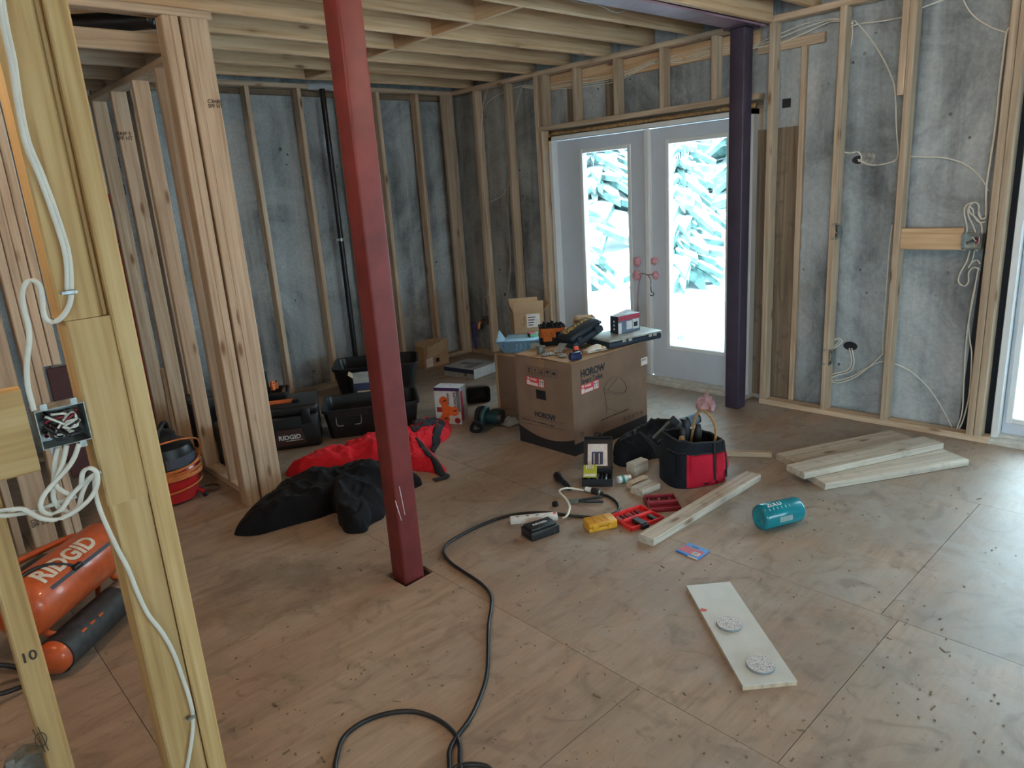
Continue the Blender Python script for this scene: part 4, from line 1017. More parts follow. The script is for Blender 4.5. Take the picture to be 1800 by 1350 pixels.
ZC = CH + 0.012                       # what lies on the flaps
def top(px, py, z=ZC): return FZ(px, py, z)
plain('organizer_black', (0.02, 0.035, 0.06), 0.45); plain('organizer_lid', (0.36, 0.39, 0.36), 0.35)
plain('case_navy', (0.012, 0.022, 0.036), 0.5, noise_amt=0.25); plain('print_yellow', (0.60, 0.38, 0.05), 0.6)
plain('drillbox_black', (0.02, 0.025, 0.04), 0.5); plain('drillbox_red', (0.42, 0.06, 0.10), 0.5); plain('drillbox_blue', (0.12, 0.18, 0.27), 0.5); plain('drillbox_white', (0.62, 0.65, 0.68), 0.5)
fabric('nylon_orange', (0.42, 0.12, 0.03)); fabric('nylon_black', (0.012, 0.013, 0.017)); fabric('leather_tan', (0.36, 0.22, 0.11), 60, 0.3, 0.7, 0.0)
plain('tin_grey', (0.22, 0.24, 0.22), 0.4, metal=0.6); plain('tape_blue', (0.012, 0.022, 0.085), 0.35); plain('tape_orange', (0.75, 0.10, 0.05), 0.45)
clearplastic('clear_tub', (0.62, 0.78, 0.86), 0.45); clearplastic('clear_wrap', (0.70, 0.72, 0.74), 0.35)
plain('paper_white', (0.66, 0.62, 0.56), 0.7); plain('paper_orange', (0.65, 0.30, 0.04), 0.6)
plain('box_blue', (0.10, 0.24, 0.42), 0.5, noise_amt=0.15); plain('box_blue_pale', (0.36, 0.62, 0.82), 0.5); plain('box_grey_patch', (0.40, 0.42, 0.43), 0.5)
plain('pack_green', (0.20, 0.50, 0.28), 0.5); plain('pack_pink', (0.60, 0.08, 0.18), 0.5); plain('item_blue', (0.06, 0.20, 0.42), 0.4); plain('item_orange', (0.72, 0.12, 0.06), 0.4)
# parts organiser at the right end, overhanging the edge
a, b = top(1072, 614), top(1152, 597); ang = math.atan2(b.y - a.y, b.x - a.x); L = 0.44
og = thing('parts_organizer', 'flat black parts organizer with a grey translucent lid, at the carton end', 'organizer case', (a.x, a.y, ZC), ang)
MB().rbox(0, L, 0, 0.26, 0, 0.040, 0.012, 3).build('tray', 'organizer_black', og, auto=40)
MB().rbox(-0.003, L + 0.003, -0.003, 0.263, 0.041, 0.056, 0.007, 2).build('lid', 'organizer_lid', og, auto=40)
for x in (0.10, 0.15, 0.32, 0.36): MB().rbox(x, x + 0.03, -0.008, -0.003, 0.028, 0.05, 0.002, 1).build('latch', 'organizer_lid', og)
# boxed tool standing on the organiser
db = thing('tool_box_retail', 'black, red and white tool box package standing on the parts organizer', 'product box', og.matrix_basis @ Vector((0.155, 0.10, 0.058)), ang + 0.08)
w, d, h = 0.20, 0.075, 0.115
MB().box(0, w, 0, d, 0, h).build('package', 'drillbox_blue', db)
MB().box(-0.001, 0, 0, d, 0, h).build('side_panel', 'drillbox_black', db); MB().box(0, w, -0.001, 0, h * .72, h).build('print_band', 'drillbox_red', db)
MB().box(0, w, 0, d, h, h + 0.001).build('top_panel', 'drillbox_white', db)
for x0, x1, z0, z1 in ((0.075, 0.125, 0.02, 0.075), (0.13, 0.19, 0.015, 0.08), (0.0, 0.03, 0.0, 0.07)): MB().box(x0, x1, -0.0012, 0, z0, z1).build('print_picture', 'drillbox_white', db)
MB().box(0.14, 0.175, -0.0016, -0.0012, 0.03, 0.06).build('print_picture', 'drillbox_black', db)
for z in (.03, .055, .08): MB().cyl((-0.001, d / 2, z), (-0.0016, d / 2, z), 0.007, n=10).build('round_print', 'drillbox_white', db)
MB().sheet(lambda u, v: (w * (.1 + .65 * u), d * (0.1 + .8 * v), h + 0.004 + 0.02 * u), 3, 3, 0.002).build('manual', 'drillbox_white', db)
# drill case
a = top(1030, 612)
dc = thing('drill_case', 'dark navy drill case with yellow lettering lying beside the orange bag', 'tool case', (3.262, 2.975, ZC + 0.002), rot=(0, -math.radians(21), ang))
MB().rbox(0, 0.26, 0, 0.165, 0, 0.045, 0.014, 3).build('case_bottom', 'case_navy', dc, auto=40)
MB().rbox(0.004, 0.256, 0.004, 0.161, 0.046, 0.092, 0.018, 3).build('case_lid', 'case_navy', dc, auto=40)
for x in (0.04, 0.19): MB().rbox(x, x + 0.035, -0.010, 0.006, 0.02, 0.07, 0.004, 2).build('latch', 'case_navy', dc)
MB().tube(spline([(0.255, 0.045, 0.045), (0.278, 0.048, 0.045), (0.284, 0.08, 0.045), (0.278, 0.115, 0.045), (0.255, 0.12, 0.045)]), 0.009, 8).build('handle', 'case_navy', dc, smooth=True)
text_mesh('DEWALT', 0.055, 'print_yellow', Matrix.Translation((0.03, 0.09, 0.0925)) , dc, depth=0.0004, bold=0.002, sx=1.1)
MB().box(0.03, 0.16, 0.145, 0.15, 0.0921, 0.0928).build('trim_line', 'organizer_lid', dc)
# open orange tool bag
a = top(996, 606)
ob = thing('tool_bag', 'small open orange and black tool bag at the middle of the carton', 'tool bag', (3.352, 3.262, ZC), ang - 0.45)
def bagshape(w, d, h, k):
    def fn(u, v):
        t = u * 2 * math.pi; c, s_ = math.cos(t), math.sin(t)
        e = 0.45; sx = math.copysign(abs(c) ** e, c); sy = math.copysign(abs(s_) ** e, s_)
        f = 1 + 0.06 * math.sin(v * math.pi) - 0.05 * v + 0.03 * noise.noise((c * 2, s_ * 2 + k, v * 3))
        return (sx * w / 2 * f, sy * d / 2 * f, h * v + 0.012 * noise.noise((c * 2, s_ * 2, k)) * v)
    return fn
f = bagshape(0.17, 0.13, 0.13, 1.0)
MB().grid(lambda u, v: f(u, v * 0.42), 28, 5, closed_u=True).build('base_wall', 'nylon_black', ob, smooth=True)
MB().grid(lambda u, v: f(u, 0.42 + v * 0.50), 28, 6, closed_u=True).build('orange_wall', 'nylon_orange', ob, smooth=True)
MB().tube([f(i / 28, 0.93) for i in range(28)], 0.006, 6, closed=True).build('rim_binding', 'nylon_black', ob, smooth=True)
MB().rbox(-0.07, 0.07, -0.05, 0.05, 0.0, 0.07, 0.01, 2).build('floor_panel', 'nylon_black', ob)
for k, (x, y) in enumerate(((-0.05, -0.02), (0.0, 0.02), (0.045, -0.01), (-0.02, 0.03), (0.03, 0.035))):
    MB().tube(spline([(x, y, 0.06), (x * 1.1, y, 0.12), (x * 1.2 + 0.01, y * 1.3, 0.155 - 0.006 * k)]), 0.013 - 0.001 * k, 8).build('tool_handle', 'nylon_black', ob, smooth=True)
MB().rbox(-0.07, -0.01, -0.071, -0.062, 0.03, 0.10, 0.004, 1).build('pocket', 'nylon_orange', ob); MB().rbox(0.015, 0.07, -0.071, -0.062, 0.03, 0.09, 0.004, 1).build('pocket', 'nylon_black', ob)
# tan leather gloves / belt behind it
a = top(1040, 592)
gl = thing('leather_tool_belt', 'folded tan leather tool belt heaped behind the orange bag', 'tool belt', (3.64, 3.215, ZC), 0.5)
for k in range(5):
    MB().sheet(lambda u, v, k=k: (-0.12 + 0.26 * u, -0.05 + 0.11 * v, 0.045 + 0.022 * k + 0.075 * math.sin(u * math.pi) * (1 - .12 * k) + 0.012 * noise.noise((u * 4, v * 4, k)) - 0.05 * u), 14, 6, 0.005).build('leather_fold', 'leather_tan', gl, smooth=True)
MB().rbox(-0.12, 0.12, -0.05, 0.06, 0.0, 0.05, 0.015, 2).build('pouch', 'leather_tan', gl)
MB().rbox(-0.13, -0.09, -0.03, 0.01, 0.09, 0.12, 0.008, 2).build('yellow_grip', 'print_yellow', gl)
# small things in front
a = top(951, 621); tn = thing('metal_tin', 'small round grey tin on the carton flap', 'tin', (a.x, a.y, ZC))
MB().lathe([(0.026, 0), (0.027, 0.002), (0.027, 0.040), (0.029, 0.041), (0.029, 0.048), (0.025, 0.049), (0.024, 0.045), (0.001, 0.045)], 28).build('can', 'tin_grey', tn, auto=40)
for z in (.012, .028): MB().lathe([(0.0272, z), (0.0278, z + .002), (0.0272, z + .004)], 28, caps=False).build('ridge', 'tin_grey', tn)
a = top(1014, 633); tm = thing('tape_measure', 'dark blue tape measure at the front corner of the carton', 'tape measure', (a.x, a.y + 0.012, ZC), ang)
MB().rbox(-0.042, 0.042, -0.02, 0.02, 0.0, 0.042, 0.012, 3).build('housing', 'tape_blue', tm, auto=40)
MB().rbox(-0.035, 0.035, -0.014, 0.014, 0.038, 0.048, 0.005, 2).build('top_grip', 'tape_blue', tm, auto=40); MB().box(0.042, 0.05, -0.012, 0.012, 0.002, 0.004).build('blade_tip', 'galvanised', tm)
a = top(1017, 618); kn = thing('utility_knife', 'stubby black and orange tool behind the tape measure', 'hand tool', (3.205, 2.918, ZC), 0.9)
MB().rbox(-0.05, 0.05, -0.014, 0.014, 0.001, 0.03, 0.008, 2).build('body', 'nylon_black', kn); MB().rbox(-0.025, 0.01, -0.016, 0.016, 0.02, 0.05, 0.008, 2).build('grip', 'tape_orange', kn)
a = top(1048, 621); pb = thing('paper_packet', 'crumpled white paper packet with an orange spot at the carton edge', 'packet', (3.325, 2.868, ZC), ang)
MB().sheet(lambda u, v: (-0.075 + 0.15 * u, -0.03 + 0.06 * v, 0.012 + 0.028 * math.sin(u * 3.0) * math.sin(v * 3.1) + 0.006 * noise.noise((u * 7, v * 7, 2))), 16, 10, 0.004).build('packet', 'paper_white', pb, smooth=True)
MB().sheet(lambda u, v: (-0.075 + 0.15 * u, -0.03 + 0.06 * v, 0.004 + 0.003 * noise.noise((u * 7, v * 7, 9))), 6, 4, 0.004).build('packet_back', 'paper_white', pb)
MB().ball((0.045, -0.018, 0.024), 0.012, 12, (1, 1, .5)).build('round_print', 'paper_orange', pb)
for k, (px, py, lab, rz) in enumerate(((980, 612, 'clear plastic blister pack leaning beside the tin', 0.3), (1000, 622, 'clear plastic bag of fittings left of the tape measure', 0.9), (985, 618, 'flattened clear plastic wrapper on the flap joint', -0.4))):
    a = top(px, py); t = thing('plastic_pack', lab, 'plastic pack', (*((3.20, 3.045), (3.115, 2.955), (3.09, 3.05))[k], ZC), rz)
    MB().sheet(lambda u, v, k=k: (-0.042 + 0.084 * u, -0.028 + 0.056 * v, 0.006 + (0.04 if k == 0 else 0.012) * (u if k == 0 else math.sin(u * 3) * math.sin(v * 3)) + 0.005 * noise.noise((u * 8, v * 8, k))), 10, 8, 0.002).build('film', 'clear_wrap', t)
    if k: MB().rbox(-0.02, 0.02, -0.012, 0.012, 0.002, 0.012, 0.003, 1).build('contents', 'tin_grey', t)

# ---- second carton behind, with the blue box and the open box on it
c2 = thing('cardboard_box', 'brown carton standing close behind the large carton', 'carton', (3.44, 3.36, 0), 0.0)
W2, D2_, H2 = 0.50, 0.60, 0.425
mb = MB(); mb.box(0, W2, 0, T, 0, H2).box(0, W2, D2_ - T, D2_, 0, H2).box(0, T, T, D2_ - T, 0, H2).box(W2 - T, W2, T, D2_ - T, 0, H2).box(T, W2 - T, T, D2_ - T, 0, T); mb.build('body', 'carton_brown', c2)
MB().box(0, W2, 0, D2_ / 2 - .002, H2, H2 + .005).build('flap', 'carton_tan', c2); MB().box(0, W2, D2_ / 2 + .002, D2_, H2, H2 + .005).build('flap', 'carton_tan', c2)
MB().box(-0.006, 0, D2_ - .02, D2_, 0, H2).build('edge_strip', 'carton_inner', c2)
a = FZ(886, 621, H2 + 0.006)
b = FZ(972, 618, H2 + 0.006); an = math.atan2(b.y - a.y, b.x - a.x)
bb = thing('blue_box', 'shallow pale blue box with an open end flap, on the rear carton', 'box', (a.x, a.y, H2 + 0.006), an)
lb = (b - a).length * 0.98
MB().rbox(0, lb, 0, 0.26, 0, 0.088, 0.003, 1).build('box_body', 'box_blue', bb)
MB().box(0.001, lb - .001, 0.001, 0.259, 0.088, 0.0905).build('box_top', 'box_blue_pale', bb)
MB().sheet(lambda u, v: (-0.055 * v, 0.0 + 0.12 * u + .06 * v * u, 0.085 + 0.06 * v * u), 6, 4, 0.004).build('end_flap', 'box_blue_pale', bb)
MB().add([(0, -.001, 0), (0, -.001, .088), (-.055, .0, .085), (0, .003, 0), (0, .003, .088), (-.055, .004, .085)], [(0, 1, 2), (5, 4, 3), (0, 3, 4, 1), (1, 4, 5, 2), (2, 5, 3, 0)]).build('side_flap', 'box_blue', bb)
MB().box(lb * .58, lb * .80, -0.0012, 0, 0.012, 0.07).build('printed_patch', 'box_grey_patch', bb)
for k in range(4): MB().tube(spline([(0.09 + .035 * k, -0.0012, 0.02), (0.10 + .035 * k, -0.0012, 0.045), (0.095 + .035 * k, -0.0012, 0.07)], 3), 0.0022, 4).build('printed_figure', 'box_blue_pale', bb)
ZB = H2 + 0.006 + 0.091
a = FZ(905, 588, ZB + .0)
opn = thing('open_box', 'small open cardboard box with raised flaps and a white label', 'carton', (a.x, a.y, ZB), -0.62)
w, d, h = 0.235, 0.22, 0.165; t_ = 0.004
mb = MB(); mb.box(0, w, 0, t_, 0, h).box(0, w, d - t_, d, 0, h).box(0, t_, t_, d - t_, 0, h).box(w - t_, w, t_, d - t_, 0, h).box(t_, w - t_, t_, d - t_, 0, t_); mb.build('body', 'carton_tan', opn)
MB().sheet(lambda u, v: (w * u, -0.012 * v, h + 0.085 * v), 3, 3, t_).build('flap', 'carton_tan', opn)
MB().sheet(lambda u, v: (-0.02 * v, d * u, h + 0.075 * v * (0.6 + .4 * u)), 3, 3, t_).build('flap', 'carton_brown', opn)
MB().sheet(lambda u, v: (w * u, d + 0.05 * v, h + 0.075 * v), 3, 3, t_).build('flap', 'carton_inner', opn)
MB().sheet(lambda u, v: (w + 0.05 * v, d * u, h + 0.06 * v), 3, 3, t_).build('flap', 'carton_tan', opn)
s = MB().box(0.10, 0.205, -0.001, 0, 0.045, 0.15).build('shipping_label', 'sticker_white', opn)
for z in (.06, .08, .10, .12): MB().box(0.11, 0.15 + .3 * (z - .06), -0.0015, -0.001, z, z + .007).build('print', 'ink_black', s)
MB().tube(spline([(0.07, -0.001, .06), (0.085, -0.001, .09), (0.075, -0.001, .12), (0.09, -0.001, .13)], 4), 0.002, 4).build('scribble', 'ink_black', opn)
a = FZ(932, 593, ZB); rg = thing('small_package', 'small green and pink package in front of the open box', 'product box', (a.x, a.y, ZB), -0.45)
MB().rbox(0, 0.12, 0, 0.06, 0, 0.026, 0.002, 1).build('package', 'pack_green', rg); MB().box(-0.001, 0.0, 0.0, 0.06, 0.0, 0.026).build('end_panel', 'ink_black', rg); MB().box(0.0, 0.05, 0.0, 0.06, 0.026, 0.0275).build('top_panel', 'pack_pink', rg)
a = FZ(958, 596, ZB + .0); tb = thing('clear_tub', 'clear square plastic tub with a blue and an orange bottle inside', 'tub', (a.x + .02, a.y - .01, ZB), -0.5)
mb = MB(); w, h = 0.10, 0.105
mb.box(-w / 2, w / 2, -w / 2, -w / 2 + .002, 0, h).box(-w / 2, w / 2, w / 2 - .002, w / 2, 0, h).box(-w / 2, -w / 2 + .002, -w / 2, w / 2, 0, h).box(w / 2 - .002, w / 2, -w / 2, w / 2, 0, h).box(-w / 2, w / 2, -w / 2, w / 2, 0, .002)
mb.build('tub_wall', 'clear_tub', tb)
MB().lathe([(0.014, 0.003), (0.016, 0.006), (0.016, 0.06), (0.008, 0.066), (0.008, 0.076)], 14, Matrix.Translation((-0.015, -0.02, 0))).build('blue_bottle', 'item_blue', tb, auto=40)
MB().rbox(0.01, 0.042, -0.04, 0.01, 0.003, 0.055, 0.006, 2).build('orange_pack', 'item_orange', tb)
# ================================================================== LEFT HALF OF THE FLOOR
plain('bin_black', (0.012, 0.013, 0.016), 0.36, noise_amt=0.25); plain('tool_orange', (0.62, 0.13, 0.03), 0.5); plain('plate_brown', (0.06, 0.025, 0.02), 0.5); plain('letter_white', (0.75, 0.75, 0.75), 0.5)
plain('wire_steel', (0.6, 0.6, 0.6), 0.3, metal=0.9)
fabric('red_cloth', (0.66, 0.022, 0.036), 120, 0.2); fabric('black_cloth', (0.010, 0.0105, 0.013), 160, 0.5); fabric('grey_trim', (0.03, 0.03, 0.034), 200, 0.3)
def tub(t, w0, d0, w1, d1, h, mat='bin_black', rim=0.014, wall=0.004, rad=0.05, n=8):
    """open moulded bin: floor w0 x d0, mouth w1 x d1, centred on the origin"""
    def ring(w, d, r, z):
        out = []
        for cx, cy, a0 in ((w / 2 - r, d / 2 - r, 0), (-w / 2 + r, d / 2 - r, 90), (-w / 2 + r, -d / 2 + r, 180), (w / 2 - r, -d / 2 + r, 270)):
            for k in range(n):
                a = math.radians(a0 + 90 * k / (n - 1)); out.append((cx + r * math.cos(a), cy + r * math.sin(a), z))
        return out
    e = wall
    R_ = [ring(w0, d0, rad * .8, 0), ring(w1, d1, rad, h - 0.02), ring(w1 + rim * 2, d1 + rim * 2, rad + rim, h - 0.02), ring(w1 + rim * 2, d1 + rim * 2, rad + rim, h), ring(w1, d1, rad, h),
          ring(w1 - 2 * e, d1 - 2 * e, rad - e, h - 0.004), ring(w0 - 2 * e, d0 - 2 * e, rad * .8 - e, e)]
    k = len(R_[0]); mb = MB(); vs = [p for r in R_ for p in r]
    fs = [(i * k + j, i * k + (j + 1) % k, (i + 1) * k + (j + 1) % k, (i + 1) * k + j) for i in range(len(R_) - 1) for j in range(k)]
    fs += [tuple(range(k - 1, -1, -1)), tuple(range((len(R_) - 1) * k, len(R_) * k))]
    mb.add(vs, fs); return mb.build('bin_body', mat, t, auto=30)
# black tote with the wire handle
a, b = FZ(566, 772), FZ(718, 776); 
p1, p2 = FZ(590, 772), FZ(705, 776)
an = -0.55
tt = thing('storage_tote', 'open black plastic tote with a bent wire handle, behind the red post', 'storage tote', (2.575, 4.375, 0), an)
tub(tt, 0.60, 0.34, 0.66, 0.40, 0.215)
for s in (-1, 1):
    MB().tube(spline([(-0.16 + 0.085 * s, -0.214, 0.165), (-0.16 + 0.085 * s, -0.216, 0.125), (-0.16 + 0.075 * s, -0.216, 0.105), (-0.16 + 0.04 * s, -0.216, 0.103)], 5), 0.0028, 6).build('wire_handle', 'wire_steel', tt, smooth=True)
MB().rbox(-0.30, -0.02, -0.21, -0.195, 0.16, 0.20, 0.006, 2).build('grip_panel', 'bin_black', tt)
# larger tote behind, with a boxed tool in it
t2 = thing('storage_tote', 'large open black tote against the back wall with boxes standing around it', 'storage tote', (3.10, 5.10, 0), -0.62)
tub(t2, 0.58, 0.40, 0.68, 0.46, 0.30, rad=0.07)
for x in (-0.2, 0.0, 0.2): MB().rbox(x - 0.012, x + 0.012, -0.245, -0.222, 0.04, 0.27, 0.005, 1, Matrix.Rotation(0.0, 4, 'X')).build('rib', 'bin_black', t2)
MB().ball((0.30, -0.215, 0.05), 0.016, 10).build('caster', 'wire_steel', t2)
plain('print_darkblue', (0.03, 0.045, 0.11), 0.5)
a = FZ(645, 708)
pb2 = thing('boxed_tool', 'dark blue printed product box with a torn top, between the two totes', 'product box', (2.665, 4.745, 0), -0.60)
w, d, h = 0.24, 0.13, 0.29
MB().box(0, w, 0, d, 0, h).build('package', 'print_darkblue', pb2); MB().box(-0.0015, 0, 0, d, 0, h).build('side_panel', 'box_grey_patch', pb2)
MB().box(0, w, -0.0012, 0, h * .86, h).build('print_band', 'box_grey_patch', pb2)
MB().sheet(lambda u, v: (w * u, -0.02 * v, h + 0.05 * v + 0.01 * noise.noise((u * 5, v, 2))), 8, 4, 0.003).build('torn_flap', 'box_grey_patch', pb2)
MB().sheet(lambda u, v: (-0.04 * v, d * u, h + 0.03 * v), 4, 3, 0.003).build('torn_flap', 'carton_inner', pb2)
for k in range(5): MB().box(0.02 + .012 * (k % 2), 0.11 + .02 * (k % 3), -0.0016, 0, 0.03 + k * 0.036, 0.045 + k * 0.036).build('print', 'letter_white', pb2)
for k in range(4): MB().box(0.135, 0.22 - .015 * (k % 2), -0.0016, 0, 0.03 + k * 0.045, 0.045 + k * 0.045).build('print', 'letter_white', pb2)
# black tool box with orange handle, open tray on top
a = FZ(486, 797)
tbx = thing('tool_chest', 'black rolling tool chest with an orange handle bar behind the partition end', 'tool chest', (1.985, 4.625, 0), -0.50)
MB().rbox(-0.27, 0.27, -0.19, 0.19, 0.0, 0.235, 0.02, 3).build('chest_body', 'bin_black', tbx, auto=40)
MB().rbox(-0.275, 0.275, -0.195, 0.195, 0.238, 0.30, 0.02, 3).build('chest_lid', 'bin_black', tbx, auto=40)
MB().tube([(-0.11, -0.06, 0.308), (0.11, -0.06, 0.308)], 0.016, 10, flat=0.7).build('handle_bar', 'tool_orange', tbx, auto=40)
for s in (-1, 1): MB().rbox(s * 0.13 - 0.025, s * 0.13 + 0.025, -0.09, -0.03, 0.30, 0.318, 0.006, 1).build('handle_mount', 'bin_black', tbx)
for s in (-1, 1): MB().rbox(s * 0.19 - 0.03, s * 0.19 + 0.03, -0.206, -0.19, 0.17, 0.28, 0.006, 2).build('latch', 'bin_black', tbx, auto=40)
MB().prism([(-0.03, 0.03), (0.17, 0.03), (0.15, 0.145), (-0.01, 0.145)], 0.0, 0.005, frame((0, -0.191, 0), (1, 0, 0), (0, 0, 1))).build('name_plate', 'plate_brown', tbx)
text_mesh('RIDGID', 0.042, 'letter_white', frame((-0.008, -0.1968, 0.075), (1, 0, 0), (0, 0, 1)), tbx, depth=0.0004, bold=0.0012, sx=1.05)
MB().box(0.04, 0.15, -0.1972, -0.1965, 0.062, 0.066).build('underline', 'letter_white', tbx)
tr = thing('tool_tray', 'black tray with orange clamps standing on the tool chest', 'tool tray', (1.955, 4.752, 0.301), -0.50)
tub(tr, 0.30, 0.17, 0.33, 0.20, 0.06, rad=0.02, n=5, rim=0.008)
MB().tube(spline([(-0.09, 0, 0.06), (-0.09, 0, 0.19), (-0.08, 0, 0.20), (0.02, 0, 0.20), (0.03, 0, 0.19), (0.03, 0, 0.06)], 5), 0.013, 8).build('carry_handle', 'bin_black', tr, smooth=True)
MB().rbox(-0.10, 0.05, -0.01, 0.01, 0.004, 0.062, 0.004, 1).build('divider', 'bin_black', tr)
for k, (x, y) in enumerate(((-0.05, -0.055), (0.07, -0.02), (0.09, 0.02))):
    cl = thing('spring_clamp', ('orange spring clamp at the front of the black tray', 'small orange clamp in the middle of the black tray', 'orange clamp at the right of the black tray')[k], 'clamp', (tr.matrix_basis @ Vector((x, y, 0.064))), -0.5 + k, group='orange clamps in the tray')
    MB().prism([(-0.012, 0), (0.012, 0), (0.02, 0.05), (0.012, 0.085 - .02 * k), (-0.012, 0.085 - .02 * k), (-0.02, 0.05)], -0.009, 0.009, frame((0, 0, 0), (1, 0, 0), (0, 0, 1))).build('jaw', 'tool_orange', cl)
    MB().cyl((0, -0.011, 0.05), (0, 0.011, 0.05), 0.006, n=10).build('pivot', 'bin_black', cl)
# dark case behind the studs
MB().rbox(1.53, 1.78, 5.02, 5.28, 0.0, 0.34, 0.02, 2).world('black_case', 'bin_black', 'plain black case standing behind the middle partition studs', 'case')
MB().rbox(1.50, 1.65, 4.24, 4.54, 0.0, 0.30, 0.02, 2).world('black_case', 'bin_black', 'low black case right behind the nearer partition studs', 'case')

# boxes in the back corner
tn_ = thing('torn_carton', 'torn brown carton with a white label at the foot of the back wall', 'carton', (3.87, 5.49, 0), 0.02)
w, d, h = 0.30, 0.13, 0.21
mb = MB(); mb.box(0, w, 0, .004, 0, h).box(0, w, d - .004, d, 0, h + .04).box(0, .004, .004, d - .004, 0, h).box(w - .004, w, .004, d - .004, 0, h).box(.004, w - .004, .004, d - .004, 0, .004)
mb.build('body', 'carton_tan', tn_)
MB().sheet(lambda u, v: (0.02 + 0.26 * u, -0.012 - 0.02 * v, 0.09 + 0.12 * v + 0.05 * u + 0.012 * noise.noise((u * 6, v * 3, 5))), 10, 6, 0.004).build('torn_flap', 'carton_inner', tn_)
MB().box(0.02, 0.10, -0.002, -0.0005, 0.01, 0.10).build('white_label', 'sticker_white', tn_); MB().box(0.14, 0.18, -0.001, 0, 0.04, 0.08).build('printed_mark', 'ink_black', tn_)
lp = thing('flat_product_box', 'flat white box with a printed device picture lying by the back corner', 'product box', (3.86, 4.92, 0), 0.0)
A, B_, C_ = FZ(834, 667), FZ(874, 652), FZ(785, 655); 
lp.location = (A.x, A.y, 0); an = math.atan2(B_.y - A.y, B_.x - A.x); lp.rotation_euler.z = an
w = 0.34; d = 0.36; h = 0.085
plain('print_grey', (0.36, 0.38, 0.40), 0.5); plain('print_midgrey', (0.17, 0.18, 0.20), 0.5)
MB().box(0, w, 0, d, 0, h).build('package', 'drillbox_white', lp)
MB().box(0.006, w - .006, .006, d - .006, h, h + .001).build('lid_print', 'print_grey', lp); MB().box(-0.001, 0, 0, d, h * .55, h).build('print_band', 'print_darkblue', lp)
MB().box(-0.001, 0, 0, d, 0, h * .55).build('side_print', 'print_grey', lp)
MB().rbox(0.05, 0.24, 0.08, 0.16, h + .001, h + .004, 0.001, 1).build('device_picture', 'print_midgrey', lp); MB().rbox(0.14, 0.22, 0.14, 0.30, h + .001, h + .003, 0.0008, 1).build('device_picture', 'print_midgrey', lp)
MB().tube(spline([(-0.002, 0.14, 0.07), (-0.002, 0.11, 0.04), (-0.002, 0.10, 0.02), (-0.002, 0.09, 0.05)], 5), 0.004, 5).build('strap_print', 'ink_black', lp)
# suction cup box
A, B_, C_ = FZ(768, 744), FZ(812, 746), FZ(824, 733)
an = math.atan2(B_.y - A.y, B_.x - A.x)
sb = thing('suction_cup_box', 'upright white box printed with an orange triple suction cup', 'product box', (A.x, A.y, 0), an)
w, d, h = (B_ - A).length, 0.12, 0.272
MB().box(0, w, 0, d, 0, h).build('package', 'drillbox_white', sb)
plain('print_violet', (0.06, 0.025, 0.12), 0.5); plain('print_orange', (0.72, 0.13, 0.03), 0.5); plain('print_crimson', (0.40, 0.03, 0.05), 0.5)
MB().box(0, w, -.001, 0, h * .91, h).build('print_band', 'print_violet', sb); MB().box(w, w + .001, 0, d, 0, h).build('side_panel', 'print_grey', sb)
MB().box(w, w + .0015, 0.01, d * .45, 0.02, h - .03).build('side_print', 'print_crimson', sb); MB().box(w * .86, w, -.001, 0, h * .35, h * .91).build('dark_band', 'print_midgrey', sb)
FF = frame((0, -0.0012, 0), (1, 0, 0), (0, 0, 1))
cups = [(0.36, 0.63), (0.74, 0.36), (0.36, 0.14)]
for (u, v) in cups:
    MB().cyl((0, 0, 0), (0, 0, 0.0012), 0.036, n=20, M=FF @ Matrix.Translation((u * w, v * h, 0))).build('printed_cup', 'print_orange', sb)
    MB().box(-0.006, 0.022, -0.004, 0.004, 0.0012, 0.002, FF @ Matrix.Translation((u * w, v * h, 0)) @ Matrix.Rotation(0.4, 4, 'Z')).build('printed_lever', 'ink_black', sb)
MB().prism([(cups[0][0] * w - .02, cups[0][1] * h), (cups[2][0] * w - .02, cups[2][1] * h), (cups[1][0] * w, cups[1][1] * h - .02), (cups[1][0] * w, cups[1][1] * h + .02)], 0, 0.001, FF).build('printed_body', 'print_orange', sb)
MB().cyl((0, 0, 0), (0, 0, 0.001), 0.022, n=18, M=FF @ Matrix.Translation((w * .85, h * .1, 0))).build('printed_badge', 'print_crimson', sb); MB().box(w * .06, w * .26, -.001, 0, h * .32, h * .46).build('printed_badge', 'print_crimson', sb)
text_mesh('VENTOSA', 0.02, 'ink_black', FF @ Matrix.Translation((w * .50, h * .86, 0)) @ Matrix.Rotation(-math.pi / 2, 4, 'Z'), sb, depth=0.0003, bold=0.0006)
text_mesh('SUCTION CUP', 0.022, 'ink_black', FF @ Matrix.Translation((w * .76, h * .88, 0)) @ Matrix.Rotation(-math.pi / 2, 4, 'Z'), sb, depth=0.0006, bold=0.0007)
# small black stacking bin lying on its side
A = FZ(838, 706)
bn = thing('stacking_bin', 'small black stacking bin beside the suction cup box', 'bin', (A.x + 0.05, A.y + 0.06, 0.062), rot=(math.radians(88), 0, -0.55))
tub(bn, 0.15, 0.10, 0.18, 0.12, 0.13, rad=0.02, n=5, rim=0.005)
for x in (-0.04, 0.04): MB().rbox(x - .004, x + .004, -0.062, -0.052, 0.02, 0.11, 0.002, 1).build('rib', 'bin_black', bn)
